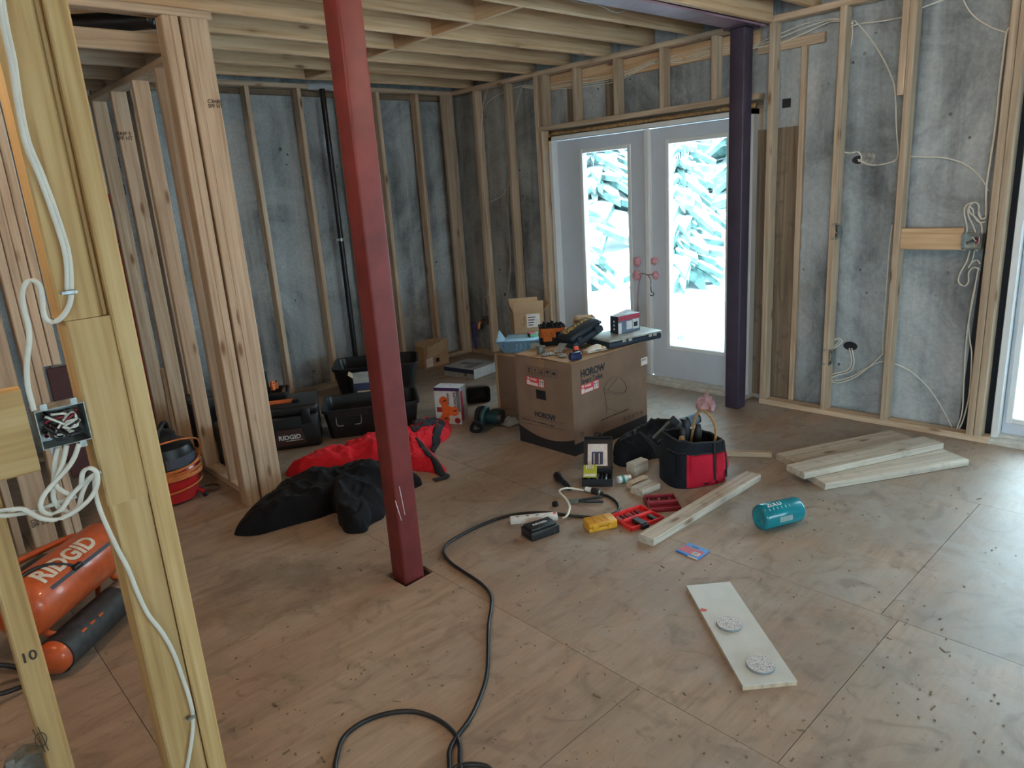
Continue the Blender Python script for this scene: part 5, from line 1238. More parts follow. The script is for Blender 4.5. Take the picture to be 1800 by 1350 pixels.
# teal saw with its bag
plain('tool_teal', (0.012, 0.055, 0.062), 0.4); plain('tool_dark', (0.014, 0.015, 0.018), 0.45)
A = FZ(862, 752)
sw = thing('circular_saw', 'dark teal circular saw lying between the suction cup box and the large carton', 'power saw', (A.x + .02, A.y + .04, 0), 0.35)
MB().cyl((-0.02, 0.035, 0.075), (-0.02, 0.06, 0.075), 0.075, n=28).build('blade_guard', 'tool_dark', sw, auto=40)
MB().cyl((0.0, -0.09, 0.065), (0.0, 0.035, 0.07), 0.042, 0.05, n=20).build('motor', 'tool_teal', sw, auto=40)
MB().cyl((0.0, -0.115, 0.064), (0.0, -0.09, 0.065), 0.03, 0.042, n=20).build('motor_cap', 'tool_dark', sw, auto=40)
MB().tube(spline([(0.0, 0.0, 0.11), (-0.05, -0.02, 0.15), (-0.11, -0.02, 0.13), (-0.13, -0.02, 0.085), (-0.09, -0.01, 0.05)], 6), [0.018] * 25, 10).build('handle', 'tool_teal', sw, smooth=True)
MB().box(-0.14, 0.12, -0.05, 0.08, 0.002, 0.008).build('base_plate', 'tin_grey', sw)
MB().rbox(0.03, 0.12, -0.08, 0.02, 0.02, 0.10, 0.015, 2).build('battery', 'tool_teal', sw, auto=40)
MB().tube(spline([(-0.16, -0.02, 0.02), (-0.20, -0.06, 0.07), (-0.22, -0.02, 0.10), (-0.19, 0.03, 0.03)], 6, True), 0.013, 8, closed=True).build('tool_strap', 'nylon_black', sw, smooth=True)
clearplastic('film', (0.72, 0.70, 0.66), 0.42)
A = FZ(892, 750)
MB().sheet(lambda u, v: (A.x - 0.02 + 0.14 * u, A.y - 0.04 + 0.12 * v, 0.012 + 0.045 * math.sin(u * 3.1) * math.sin(v * 3.1) * (1 + .6 * noise.noise((u * 5, v * 5, 1)))), 18, 16, 0.0015).world('plastic_bag', 'film', 'crumpled clear plastic bag against the large carton', 'plastic bag', smooth=True)

# ---- cloth piles
def heap(name, mat, outline, H, seed, folds, centre=None, amp=0.35, n=170, rings=50, power=0.5, ztop=0.0, base=0.002):
    """a heap of cloth over a floor outline: closed skin with folds"""
    P = [Vector((p.x, p.y, 0)) for p in outline]; P = spline(P, 12, True)
    c = centre or sum(P, Vector()) / len(P)
    L = [0]
    for i in range(len(P)): L.append(L[-1] + (P[(i + 1) % len(P)] - P[i]).length)
    ring = []
    for i in range(n):
        s = L[-1] * i / n; k = max(j for j in range(len(P)) if L[j] <= s); q = (s - L[k]) / max(1e-6, L[k + 1] - L[k]); ring.append(P[k].lerp(P[(k + 1) % len(P)], q))
    def fn(u, v):
        i = int(round(u * n)) % n; e = ring[i]; r = v
        p = c.lerp(e, 1 - r if False else (1 - r))
        hgt = (1 - (1 - r) ** 2) ** power
        nn = noise.noise((p.x * folds + seed, p.y * folds, 0)) ; n2 = noise.noise((p.x * folds * 2.3, p.y * folds * 2.3 + seed, 3))
        ridge = 1 - abs(noise.noise((p.x * folds * .8 + seed * 3, p.y * folds * 1.1, 7)) * 2)
        z = base + H * hgt * (1 + amp * nn + amp * .4 * n2 + amp * .5 * (ridge - .5))
        cr = max(0.0, 1 - abs(noise.noise((p.x * folds * 1.3 + p.y * folds * .6 + seed, p.y * folds * .9 - p.x * folds * .4, 11)) * 3.2)) ** 2
        c2 = max(0.0, 1 - abs(noise.noise((p.x * folds * 2.6 - p.y * folds + seed * 2, p.y * folds * 2.1, 23)) * 3.0)) ** 2
        z += (0.020 * cr + 0.011 * c2) * min(1.0, r * 5)
        off = Vector((n2, nn, 0)) * 0.012 * (1 if r > .02 else 1)
        return p + off + Vector((0, 0, max(0.004, z)))
    mb = MB(); mb.grid(fn, n, rings, closed_u=True)
    # underside
    k = len(mb.v); mb.v += [Vector((ring[i].x, ring[i].y, 0.001)) + (mb.v[i] - Vector((ring[i].x, ring[i].y, mb.v[i].z))) for i in range(n)]
    for i in range(n): mb.f.append([i, k + i, k + (i + 1) % n, (i + 1) % n]); mb.mi.append(0)
    mb.f.append([k + i for i in range(n)]); mb.mi.append(0)
    return mb
rj = [FZ(*p) for p in ((503, 837), (560, 835), (640, 827), (700, 825), (745, 830), (783, 832), (764, 806), (752, 792), (782, 776), (794, 752), (775, 746), (735, 768), (680, 775), (640, 782), (580, 806), (520, 822))]
mb = heap('red_jacket', 'red_cloth', rj, 0.115, 2.0, 7.0, amp=0.32)
jr = thing('red_jacket', 'bright red hooded jacket crumpled on the floor behind the red post', 'jacket', FZ(650, 820))
o = mb.build('cloth', 'red_cloth', jr, smooth=True); o.location = -jr.location
def on_heap(m, pts, r, n=14, lift=0.004):
    """drape a strip over the heap"""
    from mathutils.bvhtree import BVHTree
    bv = BVHTree.FromPolygons([v[:] for v in m.v], m.f); out = []
    for p in spline(pts, 8):
        h = bv.ray_cast(Vector((p.x, p.y, 1.0)), Vector((0, 0, -1)))
        out.append(Vector((p.x, p.y, (h[0].z if h[0] else 0.004) + lift)))
    def edge(i):
        t = out[min(i + 1, len(out) - 1)] - out[max(i - 1, 0)]; q = Vector((-t.y, t.x, 0)); return q.normalized() if q.length > 1e-6 else Vector((1, 0, 0))
    k = len(out)
    def fn(u, v):
        i = int(round(u * (k - 1))); w = (v - .5) * 2 * r * (1 + .25 * noise.noise((u * 6, v, r * 90)))
        p = out[i] + edge(i) * w; h = bv.ray_cast(Vector((p.x, p.y, 1.0)), Vector((0, 0, -1)))
        return Vector((p.x, p.y, (h[0].z if h[0] else 0.003) + lift + 0.006 * (1 - abs(2 * v - 1))))
    return MB().sheet(fn, k, 5, 0.005)
mbj = MB(); mbj.v = [v.copy() for v in mb.v]; mbj.f = mb.f
for pts in ([(728, 768), (755, 758), (778, 750), (768, 772), (758, 790)], [(735, 790), (750, 806), (768, 822), (783, 831), (762, 838)], [(724, 775), (744, 768), (770, 756)]):
    q = on_heap(mbj, [FZ(a, b, 0.03) for a, b in pts], 0.021); o = q.build('dark_trim', 'grey_trim', jr, smooth=True); o.location = -jr.location
bj = [FZ(*p) for p in ((412, 941), (455, 941), (510, 926), (560, 912), (592, 902), (596, 925), (610, 937), (640, 938), (652, 922), (676, 908), (690, 880), (722, 862), (742, 852), (730, 841), (695, 834), (640, 836), (560, 844), (500, 858), (462, 890), (425, 920))]
mb = heap('black_jacket', 'black_cloth', bj, 0.155, 9.0, 5.0, amp=0.38, power=0.5)
jb = thing('black_jacket', 'black jacket with a stretched out sleeve heaped in front of the red one', 'jacket', FZ(580, 890))
o = mb.build('cloth', 'black_cloth', jb, smooth=True); o.location = -jb.location
sl = spline([FZ(592, 862, .06), FZ(620, 880, .06), FZ(640, 905, .05), FZ(622, 925, .04)], 8)
q = MB().tube(sl, [0.075 - 0.001 * i for i in range(len(sl))], 16, flat=0.62, side=(0, 0, 1)); o = q.build('sleeve', 'black_cloth', jb, smooth=True); o.location = -jb.location

# ---- red shop vacuum wrapped with an orange cord
plain('vac_red', (0.48, 0.015, 0.02), 0.28, coat=0.3); plain('vac_black', (0.012, 0.013, 0.016), 0.4); plain('label_blue', (0.06, 0.07, 0.10), 0.5); plain('cord_orange', (0.55, 0.16, 0.035), 0.6)
vc = thing('shop_vacuum', 'red shop vacuum with a black lid, wrapped in an orange cord', 'vacuum cleaner', (1.105, 4.20, 0), 0.3)
MB().lathe([(0.10, 0.012), (0.13, 0.018), (0.145, 0.06), (0.155, 0.15), (0.162, 0.19), (0.158, 0.20), (0.14, 0.24)], 32).build('drum', 'vac_red', vc, auto=40)
MB().lathe([(0.150, 0.20), (0.153, 0.215), (0.15, 0.30), (0.14, 0.335), (0.10, 0.36), (0.07, 0.365), (0.07, 0.40), (0.05, 0.42), (0.002, 0.425)], 32).build('motor_lid', 'vac_black', vc, auto=40)
MB().grid(lambda u, v: (0.1535 * math.cos(-2.2 + u * 1.6), 0.1535 * math.sin(-2.2 + u * 1.6), 0.225 + 0.06 * v), 12, 3).build('label_strip', 'label_blue', vc)
MB().tube(spline([(-0.06, -0.05, 0.40), (-0.03, -0.04, 0.45), (0.03, 0.0, 0.46), (0.06, 0.03, 0.40)], 6), 0.014, 8).build('handle', 'vac_black', vc, smooth=True)
for k in range(4):
    a0 = k * math.pi / 2 + .6; MB().tube([(0.13 * math.cos(a0), 0.13 * math.sin(a0), 0.06), (0.175 * math.cos(a0), 0.175 * math.sin(a0), 0.03)], 0.012, 8).build('caster_arm', 'vac_red', vc); MB().ball((0.175 * math.cos(a0), 0.175 * math.sin(a0), 0.016), 0.016, 10).build('caster', 'vac_black', vc)
MB().tube([(0.17 + 0.05 * math.cos(t), -0.10 + 0.05 * math.sin(t), 0.02) for t in [i * math.pi / 8 for i in range(16)]], 0.006, 6, closed=True).build('foot_ring', 'plate_brown', vc, smooth=True)
cd = thing('extension_cord', 'orange extension cord coiled around the red shop vacuum', 'cord', (1.105, 4.20, 0.1))
pts = []
rnd = random.Random(4)
for i in range(230):
    t = i * 0.30; k = i / 230
    z = 0.165 + 0.035 * k + 0.02 * math.sin(t * 0.5 + k * 9)
    pts.append((0.1725 * math.cos(t), 0.1725 * math.sin(t), z - 0.1 + 0.012 * math.sin(3 * t / 7.0)))
MB().tube(pts, 0.0055, 6).build('coil', 'cord_orange', cd, smooth=True)
MB().tube([(0.1705 * math.cos(t), 0.1705 * math.sin(t), 0.235 - 0.1 + 0.03 * math.sin(t + .8)) for t in [i * math.pi / 16 for i in range(32)]], 0.0055, 6, closed=True).build('coil', 'cord_orange', cd, smooth=True)
MB().tube([(0.166 * math.cos(t), 0.166 * math.sin(t), 0.09 - 0.1 + 0.02 * math.sin(t + 2)) for t in [i * math.pi / 16 for i in range(32)]], 0.0055, 6, closed=True).build('coil', 'cord_orange', cd, smooth=True)
MB().tube(spline([(0.178, -0.04, 0.125), (0.155, -0.10, 0.245), (0.08, -0.128, 0.278), (0.0, -0.135, 0.285), (-0.08, -0.128, 0.278), (-0.155, -0.10, 0.245), (-0.178, -0.04, 0.125)], 8), 0.0055, 6).build('coil', 'cord_orange', cd, smooth=True)

# ---- orange air compressor with twin tanks
plain('comp_orange', (0.52, 0.095, 0.025), 0.35, coat=0.2, noise_amt=0.15); plain('stripe_navy', (0.02, 0.022, 0.035), 0.5); plain('letter_cream', (0.62, 0.58, 0.50), 0.5); plain('sleeve_grey', (0.028, 0.028, 0.03), 0.6, noise_amt=0.5)
A, B_ = FZ(36, 1075, 0.26), FZ(182, 962, 0.26); ax = (B_ - A); ang = math.atan2(ax.y, ax.x)
# local frame: x along the tanks, origin on the floor under the upper tank's left end
cp = thing('air_compressor', 'orange air compressor with RIDGID lettering on its upper tank', 'air compressor', (A.x, A.y, 0), ang)
Lt = ax.length
def tank(y, z, r, x0, x1, mat='comp_orange'):
    pr = [(0.004, x0 - r * .55), (r * .5, x0 - r * .45), (r * .85, x0 - r * .22), (r, x0), (r, x1), (r * .85, x1 + r * .22), (r * .5, x1 + r * .45), (0.004, x1 + r * .55)]
    return MB().lathe(pr, 36, Matrix.Translation((0, y, z)) @ Matrix.Rotation(math.radians(90), 4, 'Y')).build('tank', mat, cp, auto=50)
zt, rt = 0.26, 0.112
tank(0.0, zt, rt, 0.0, Lt)
# lettering wrapped on the tank: painted on its camera side
nrm = Vector((0, -0.62, 0.78)).normalized()
def wrap(body, x, s, size, mat):
    o = text_mesh(body, size, mat, Matrix.Identity(4), cp, depth=0.0005, bold=0.003, sx=1.02)
    me = o.data
    bm = bmesh.new(); bm.from_mesh(me); bmesh.ops.triangulate(bm, faces=bm.faces); bmesh.ops.subdivide_edges(bm, edges=bm.edges, cuts=4, use_grid_fill=True); bm.to_mesh(me); bm.free()
    a0 = math.radians(128)
    for v in me.vertices:
        q = a0 + (v.co.y + s) / rt * -1.0 + math.pi
        X_ = v.co.x + x; rr_ = rt + 0.0012 + v.co.z
        th = math.radians(222) + (v.co.y + s) / rt
        v.co = Vector((X_, rr_ * math.cos(th), zt - rr_ * math.sin(th)))
    me.update(); return o
wrap('RIDGID', 0.045, 0.012, 0.092, 'letter_cream')
MB().grid(lambda u, v: (0.05 + (Lt - 0.08) * u, (rt + .0015) * math.cos(math.radians(222) - (0.012 + 0.014 * v) / rt), zt - (rt + .0015) * math.sin(math.radians(222) - (0.012 + .014 * v) / rt)), 8, 4).build('stripe', 'stripe_navy', cp)
# lower front tank wrapped by a dark sleeve
C, D_ = FZ(98, 1160, 0.075), FZ(214, 1045, 0.075)
inv = cp.matrix_basis.inverted(); c0 = inv @ C; d0 = inv @ D_
y2 = (c0.y + d0.y) / 2
tank(y2, 0.078, 0.062, c0.x, d0.x + 0.10)
MB().lathe([(0.0625, 0.02), (0.068, 0.022), (0.068, d0.x - c0.x - 0.06), (0.0625, d0.x - c0.x - 0.058)], 32, Matrix.Translation((c0.x, y2, 0.078)) @ Matrix.Rotation(math.radians(90), 4, 'Y'), caps=False).build('sleeve', 'sleeve_grey', cp, auto=40)
MB().lathe([(0.064, d0.x - c0.x - .055), (0.066, d0.x - c0.x - .05), (0.066, d0.x - c0.x + .03), (0.064, d0.x - c0.x + .035)], 32, Matrix.Translation((c0.x, y2, 0.078)) @ Matrix.Rotation(math.radians(90), 4, 'Y'), caps=False).build('silver_label', 'galvanised', cp, auto=40)
for k in range(3): MB().box(c0.x + .10 + .05 * k, c0.x + .125 + .05 * k, y2 - .055, y2 - .045, 0.115, 0.125).build('vent_slot', 'tool_orange', cp)
# legs, frame, handle tubes
for x in (0.05, Lt - 0.03):
    MB().tube([(x, -0.02, zt - rt + .01), (x - 0.01, y2 * .5, 0.14), (x, y2, 0.12)], 0.013, 8).build('bracket', 'comp_orange', cp, smooth=True)
    MB().cyl((x, 0.06, 0.0), (x, 0.03, zt - rt + .02), 0.012, n=10).build('leg', 'comp_orange', cp)
for x in (0.02, Lt + .06): MB().cyl((x, y2, 0.0), (x, y2, 0.02), 0.018, n=12).build('rubber_foot', 'wire_black', cp)
MB().tube(spline([(-0.06, 0.05, 0.22), (-0.06, 0.17, 0.30), (0.03, 0.20, 0.33), (0.20, 0.18, 0.335), (Lt - .06, 0.10, 0.335), (Lt - .02, 0.02, 0.33)], 8), 0.013, 10).build('handle_tube', 'comp_orange', cp, smooth=True)
MB().tube([(0.02, 0.06, 0.33), (0.10, 0.13, 0.35), (0.19, 0.17, 0.36)], 0.016, 10).build('handle_tube', 'comp_orange', cp, smooth=True)
MB().rbox(0.02, Lt - .1, 0.06, 0.20, 0.16, 0.30, 0.02, 2).build('pump_cover', 'vac_black', cp, auto=40)
MB().tube(spline([(-0.05, 0.02, 0.32), (0.04, 0.0, 0.375), (0.13, -0.03, 0.372), (0.19, -0.085, 0.335)], 8), 0.007, 8).build('power_lead', 'wire_black', cp, smooth=True)
MB().rbox(0.175, 0.225, -0.10, -0.075, 0.315, 0.335, 0.006, 2).build('plug', 'wire_black', cp)
MB().tube(spline([(-0.12, -0.02, 0.03), (-0.18, 0.03, 0.05), (-0.16, 0.10, 0.08), (-0.09, 0.08, 0.10), (-0.05, 0.02, 0.06), (-0.10, -0.04, 0.04)], 8, True), 0.009, 8, closed=True).build('air_hose', 'wire_black', cp, smooth=True)
# ================================================================== TOOLS AND LUMBER ON THE FLOOR
def lying(name, label, cat, a, b, w, t, z=0.0, mat='spruce_stud', group=None):
    """board lying flat; a-b is its centre line on the floor"""
    o = board(name, (a.x, a.y, z + t / 2), (b.x, b.y, z + t / 2), w, t, Vector((0, 0, 1)).cross(b - a), None, mat)
    return tag(o, label, cat, group)
a0, a1 = FZ(1135, 956), FZ(1324, 842)
lying('lumber', 'weathered two-by-four stud lying in front of the red tool bag', 'lumber', a0, a1, 0.089, 0.038, 0, 'grey_plank')
# planks by the right wall
P0 = (FZ(1360, 806) + FZ(1418, 832)) / 2; P1 = (FZ(1548, 762) + FZ(1640, 790)) / 2
lying('plank', 'wide grey plank at the bottom of the pile by the right wall', 'plank', P0, P1, 0.235, 0.036, 0, 'grey_plank', 'grey planks by the right wall')
Q0 = FZ(1398, 828, .06); Q1 = FZ(1640, 776, .06)
lying('plank', 'narrow grey plank lying on top of the wide one', 'plank', Q0, Q1, 0.14, 0.036, 0.037, 'grey_plank', 'grey planks by the right wall')
S0 = (FZ(1416, 842) + FZ(1446, 858)) / 2; S1 = (FZ(1640, 800) + FZ(1718, 818)) / 2
lying('plank', 'grey plank lying alone in front of the plank pile', 'plank', S0, S1, 0.185, 0.036, 0.0, 'grey_plank', 'grey planks by the right wall')
lying('wood_strip', 'thin pale wood strip pointing at the plank pile', 'lumber', FZ(1270, 800), FZ(1356, 803), 0.045, 0.03, 0)
# offcuts beside the bag
lying('lumber_offcut', 'grey offcut with a rough end beside the red bit cases', 'offcut', Vector((2.80, 2.160, 0)), Vector((2.940, 2.148, 0)), 0.085, 0.036, 0, 'grey_plank', 'lumber offcuts')
lying('lumber_offcut', 'pale offcut lying behind the rough grey one', 'offcut', Vector((2.845, 2.242, 0)), Vector((2.975, 2.231, 0)), 0.04, 0.036, 0.0, 'spruce_stud', 'lumber offcuts')
oc = board('lumber_offcut', Vector((2.985, 2.342, 0)), Vector((3.10, 2.332, 0)), 0.075, 0.06, (0, 0, 1), None, 'grey_plank'); oc.location.z = 0.0375
tag(oc, 'short offcut end with a printed label, between the two bags', 'offcut', 'lumber offcuts')
MB().box(-0.022, 0.022, -0.0008, 0, -0.012, 0.012, oc.matrix_local.inverted() @ Matrix.Translation((3.045, 2.3065, 0.038)) @ Matrix.Rotation(-0.087, 4, 'Z')).build('barcode_label', 'sticker_white', oc)

# ---- white board with two discs
plain('melamine', (0.52, 0.53, 0.50), 0.45, noise_amt=0.06, scale=12); plain('red_paint', (0.55, 0.06, 0.03), 0.5)
A, B_, C_, D_ = FZ(1214, 1036), FZ(1290, 1028), FZ(1296, 1214), FZ(1392, 1206)
ctr = (A + B_ + C_ + D_) / 4; L = (((A + B_) - (C_ + D_)) / 2); W = ((B_ - A) + (D_ - C_)) / 2
wbz = 0.018
wb = thing('melamine_board', 'white-faced offcut board with two speckled discs lying on it', 'board', (ctr.x, ctr.y, 0), math.atan2(W.y, W.x))
MB().box(-W.length / 2, W.length / 2, -L.length / 2, L.length / 2, 0.0, 0.015).build('core', 'spruce_stud', wb); MB().box(-W.length / 2, W.length / 2, -L.length / 2, L.length / 2, 0.0151, 0.0175).build('white_face', 'melamine', wb)
c = wb.matrix_basis.inverted() @ FZ(1237, 1072, wbz)
MB().prism([(c.x - .012, c.y - .008), (c.x + .004, c.y - .011), (c.x + .014, c.y), (c.x + .005, c.y + .006), (c.x - .004, c.y + .013), (c.x - .014, c.y + .003)], 0.0175, 0.0182).build('paint_spot', 'red_paint', wb)
def speckle():
    m, nt, b = _new('granite_speckle'); tc = N(nt, 'ShaderNodeTexCoord')
    v = N(nt, 'ShaderNodeTexVoronoi', Scale=420.0); nt.links.new(tc.outputs['Object'], v.inputs[0])
    r = ramp(nt, [(0.0, (0.10, 0.10, 0.11)), (0.18, (0.36, 0.36, 0.38)), (0.42, (0.60, 0.60, 0.61)), (1.0, (0.72, 0.72, 0.73))], 'CONSTANT'); nt.links.new(v.outputs['Color'], r.inputs[0]); nt.links.new(r.outputs[0], b.inputs['Base Color']); b.inputs['Roughness'].default_value = 0.6
speckle(); plain('disc_edge', (0.22, 0.23, 0.24), 0.6)
for lab, px, py, r in (('speckled grey disc nearer the red spot on the white board', 1282, 1096, 0.046), ('speckled grey disc near the sawn end of the white board', 1337, 1168, 0.0465)):
    c = FZ(px, py, 0.024); d = thing('speckled_disc', lab, 'disc', (c.x, c.y, 0.0176), group='speckled discs on the white board')
    MB().lathe([(r * .97, 0), (r, 0.002), (r, 0.007), (r * .98, 0.0085)], 40).build('edge', 'disc_edge', d, auto=40); MB().cyl((0, 0, 0.0085), (0, 0, 0.0105), r * .965, n=40).build('face', 'granite_speckle', d)

# ---- teal bottle
plain('bottle_teal', (0.0, 0.10, 0.14), 0.25, noise_amt=0.08); plain('bottle_clear', (0.25, 0.36, 0.36), 0.2)
m, nt, b_ = _new('teal_translucent'); b_.inputs['Base Color'].default_value = (0.004, 0.20, 0.26, 1); b_.inputs['Roughness'].default_value = 0.22
nz = N(nt, 'ShaderNodeTexNoise', Scale=9.0); tcx = N(nt, 'ShaderNodeTexCoord'); nt.links.new(tcx.outputs['Object'], nz.inputs[0]); rr_ = ramp(nt, [(0.3, (0.003, 0.22, 0.29)), (0.7, (0.010, 0.33, 0.40))]); nt.links.new(nz.outputs[0], rr_.inputs[0]); nt.links.new(rr_.outputs[0], b_.inputs['Base Color'])
b_.inputs['Transmission Weight'].default_value = 0.35; b_.inputs['Subsurface Weight'].default_value = 0.0
e0, e1 = FZ(1337, 930), FZ(1394, 916); rb = 0.060
dx = (e1 - e0).normalized()
bt = thing('water_bottle', 'wide teal plastic water bottle marked ZULU lying on the floor', 'bottle', (e0.x, e0.y, 0), math.atan2(dx.y, dx.x))
Lb = (e1 - e0).length + 0.035
Mx = Matrix.Translation((-0.012, 0.0, rb)) @ Matrix.Rotation(math.radians(90), 4, 'Y')
MB().lathe([(0.002, 0.010), (rb * .55, 0.008), (rb * .72, 0.0), (rb * .92, 0.004), (rb, 0.016), (rb, Lb - 0.012), (rb * .94, Lb - 0.002), (rb * .85, Lb), (rb * .8, Lb - .004), (0.002, Lb - .006)], 40, Mx).build('bottle_body', 'teal_translucent', bt, auto=50)
def on_cyl(x, th, rr__): return Vector((x, -rr__ * math.sin(th), rb + rr__ * math.cos(th)))
o = text_mesh('ZULU', 0.030, 'letter_white', Matrix.Identity(4), bt, depth=0.0003, bold=0.0003, sx=1.35)
for v in o.data.vertices: v.co = on_cyl(0.018 + v.co.x * 0.8, math.radians(22) - v.co.y / rb, rb + .0008 + v.co.z)
for k in range(6): MB().tube([on_cyl(0.02 + 0.022 * k, math.radians(t), rb + .0006) for t in (30, 34, 38, 42)], 0.0009, 4).build('volume_mark', 'letter_white', bt)
MB().grid(lambda u, v: on_cyl(0.06 + 0.07 * u, math.radians(78 + 26 * v), rb + .001), 10, 8).build('clear_window', 'bottle_clear', bt, smooth=True)

# ---- bags
fabric('bag_black', (0.012, 0.014, 0.019), 200, 0.4); fabric('bag_red', (0.42, 0.012, 0.03), 200, 0.2); plain('zip_grey', (0.16, 0.17, 0.18), 0.5)
df = [Vector((x, y, 0)) for x, y in ((3.12, 2.577), (3.06, 2.51), (3.08, 2.44), (3.20, 2.42), (3.34, 2.36), (3.46, 2.30), (3.58, 2.31), (3.66, 2.39), (3.685, 2.52), (3.56, 2.62), (3.36, 2.66), (3.22, 2.645))]
mb = heap('duffel', 'bag_black', df, 0.155, 4.0, 4.5, amp=0.20, power=0.42)
dfl = thing('duffel_bag', 'slack black duffel bag, open at the top, in front of the large carton', 'duffel bag', FZ(1165, 805))
from mathutils.bvhtree import BVHTree
_bv = BVHTree.FromPolygons([v[:] for v in mb.v], mb.f)
def hit(px, py):
    h = _bv.ray_cast(EYE, ray(px, py).normalized()); return h[0] if h[0] else FZ(px, py, 0.12)
cxy = Vector((3.42, 2.47, 0))
for v in mb.v:                                   # open mouth: sink the middle
    q = math.hypot((v.x - cxy.x) / 0.17, (v.y - cxy.y) / 0.11)
    if q < 1 and v.z > 0.03: v.z = max(0.06, v.z - 0.07 * (1 - q ** 3))
mq = MB(); mq.v = [v.copy() for v in mb.v]; mq.f = mb.f
o = mb.build('bag_body', 'bag_black', dfl, smooth=True); o.location = -dfl.location
ring_ = [cxy + Vector((0.175 * math.cos(t), 0.115 * math.sin(t), 0)) for t in [i * math.pi / 14 for i in range(29)]]
q = on_heap(mq, ring_, 0.008, lift=0.003); o = q.build('mouth_zip', 'grey_trim', dfl, smooth=True); o.location = -dfl.location
# nailer / saw parts sticking out
p0 = hit(1150, 784)
nl = thing('nail_gun', 'long grey and black nail gun magazine sticking out of the duffel bag', 'nail gun', p0)
dv = Vector((0.20, 0.08, 0.10)); 
pa = hit(1150, 784) + Vector((0.01, 0, 0.035)); pb_ = FZ(1187, 738, pa.z + 0.115); M_ = frame((0, 0, 0), pb_ - pa, R0 * 0.8 + Vector((0, 0, -0.5))); Ln = (pb_ - pa).length
nl.location = pa
MB().rbox(0, Ln, -0.018, 0.016, -0.012, 0.012, 0.004, 2, M_).build('magazine', 'tool_dark', nl); MB().rbox(-0.005, Ln * .96, -0.024, -0.017, -0.010, 0.010, 0.002, 1, M_).build('rail', 'tin_grey', nl); MB().rbox(0.0, Ln * .4, 0.016, 0.022, -0.009, 0.009, 0.002, 1, M_).build('rail', 'galvanised', nl)
MB().rbox(Ln - .03, Ln + .012, -0.026, 0.03, -0.014, 0.014, 0.004, 2, M_).build('end_block', 'tool_dark', nl)
pa = hit(1195, 790) + Vector((0.03, 0.02, 0.12))
tl = thing('power_tool', 'black power tool with a silver bracket and motor lying in the duffel mouth', 'power tool', pa, -0.5)
MB().cyl((0.02, 0.0, 0.03), (0.13, 0.02, 0.045), 0.034, n=20).build('motor', 'tool_dark', tl, auto=40); MB().cyl((0.05, 0.003, 0.034), (0.115, 0.017, 0.043), 0.0355, n=20).build('motor_band', 'drillbox_blue', tl, auto=40)
MB().rbox(-0.09, 0.03, -0.03, 0.03, -0.02, 0.05, 0.012, 2).build('housing', 'tool_dark', tl, auto=40); MB().rbox(0.005, 0.02, -0.04, -0.032, -0.03, 0.085, 0.003, 1).build('bracket', 'galvanised', tl); MB().rbox(-0.02, 0.02, -0.042, -0.034, 0.072, 0.085, 0.002, 1).build('bracket', 'galvanised', tl)
MB().cyl((0.025, -0.05, -0.02), (0.025, -0.03, -0.02), 0.013, n=14).build('knob', 'wire_steel', tl)
# black and red tool bag
tg0 = thing('tool_bag', 'upright black and red canvas tool bag with pockets, right of the duffel', 'tool bag', (3.175, 2.062, 0), -0.45)
def tbf(u, v):
    t = u * 2 * math.pi; c, s_ = math.cos(t), math.sin(t); e = 0.62
    sx = math.copysign(abs(c) ** e, c); sy = math.copysign(abs(s_) ** e, s_)
    f = 1.02 - 0.10 * v + 0.05 * noise.noise((c * 1.6 + 5, s_ * 1.6, v * 2.2)) + 0.04 * math.sin(v * 3)
    return Vector((sx * 0.165 * f, sy * 0.135 * f, 0.004 + 0.245 * v + (0.02 * noise.noise((c * 2, s_ * 2, 4)) - 0.03 * c) * v))
for nm, lo_, hi_, u0, u1, mat in (('bag_wall', 0, 1, 0, 1, None),):
    mb = MB(); nu, nv = 48, 12
    vs = [tbf(i / nu, j / (nv - 1)) for j in range(nv) for i in range(nu)]
    redf, blk = MB(), MB(); redf.v = list(vs); blk.v = list(vs)
    for j in range(nv - 1):
        for i in range(nu):
            f_ = [j * nu + i, j * nu + (i + 1) % nu, (j + 1) * nu + (i + 1) % nu, (j + 1) * nu + i]
            th = 360 * i / nu
            red = (240 <= th <= 350) and j < 8
            (redf if red else blk).f.append(f_); (redf if red else blk).mi.append(0)
    for q in (redf, blk):
        used = sorted({k for f_ in q.f for k in f_}); mp_ = {k: n_ for n_, k in enumerate(used)}; q.v = [q.v[k] for k in used]; q.f = [[mp_[k] for k in f_] for f_ in q.f]
    blk.build('bag_wall', 'bag_black', tg0, smooth=True); redf.build('red_panel', 'bag_red', tg0, smooth=True)
MB().prism([(tbf(i / 24, 0.02).x, tbf(i / 24, 0.02).y) for i in range(24)], 0.002, 0.02).build('bag_bottom', 'bag_black', tg0)
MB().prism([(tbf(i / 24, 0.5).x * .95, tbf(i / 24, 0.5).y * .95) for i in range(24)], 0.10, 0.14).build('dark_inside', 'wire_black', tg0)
MB().tube([tbf(i / 40, 1.0) for i in range(40)], 0.006, 6, closed=True).build('rim_binding', 'grey_trim', tg0, smooth=True)
for k, th in enumerate((196, 226, 262, 296, 326)):
    a_ = th / 360; w_ = 0.035
    MB().grid(lambda u, v: tbf(a_ + (u - .5) * .075, 0.30 + 0.42 * v) * 1.0 + Vector((math.cos(a_ * 2 * math.pi), math.sin(a_ * 2 * math.pi), 0)) * (0.007 + 0.004 * math.sin(u * 3.1)), 6, 6).build('pocket', 'bag_black' if th < 240 else 'bag_red', tg0, smooth=True)
    MB().tube([tbf(a_ + (q / 6 - .5) * .075, 0.73) * 1.03 for q in range(7)], 0.003, 5).build('pocket_binding', 'grey_trim', tg0)
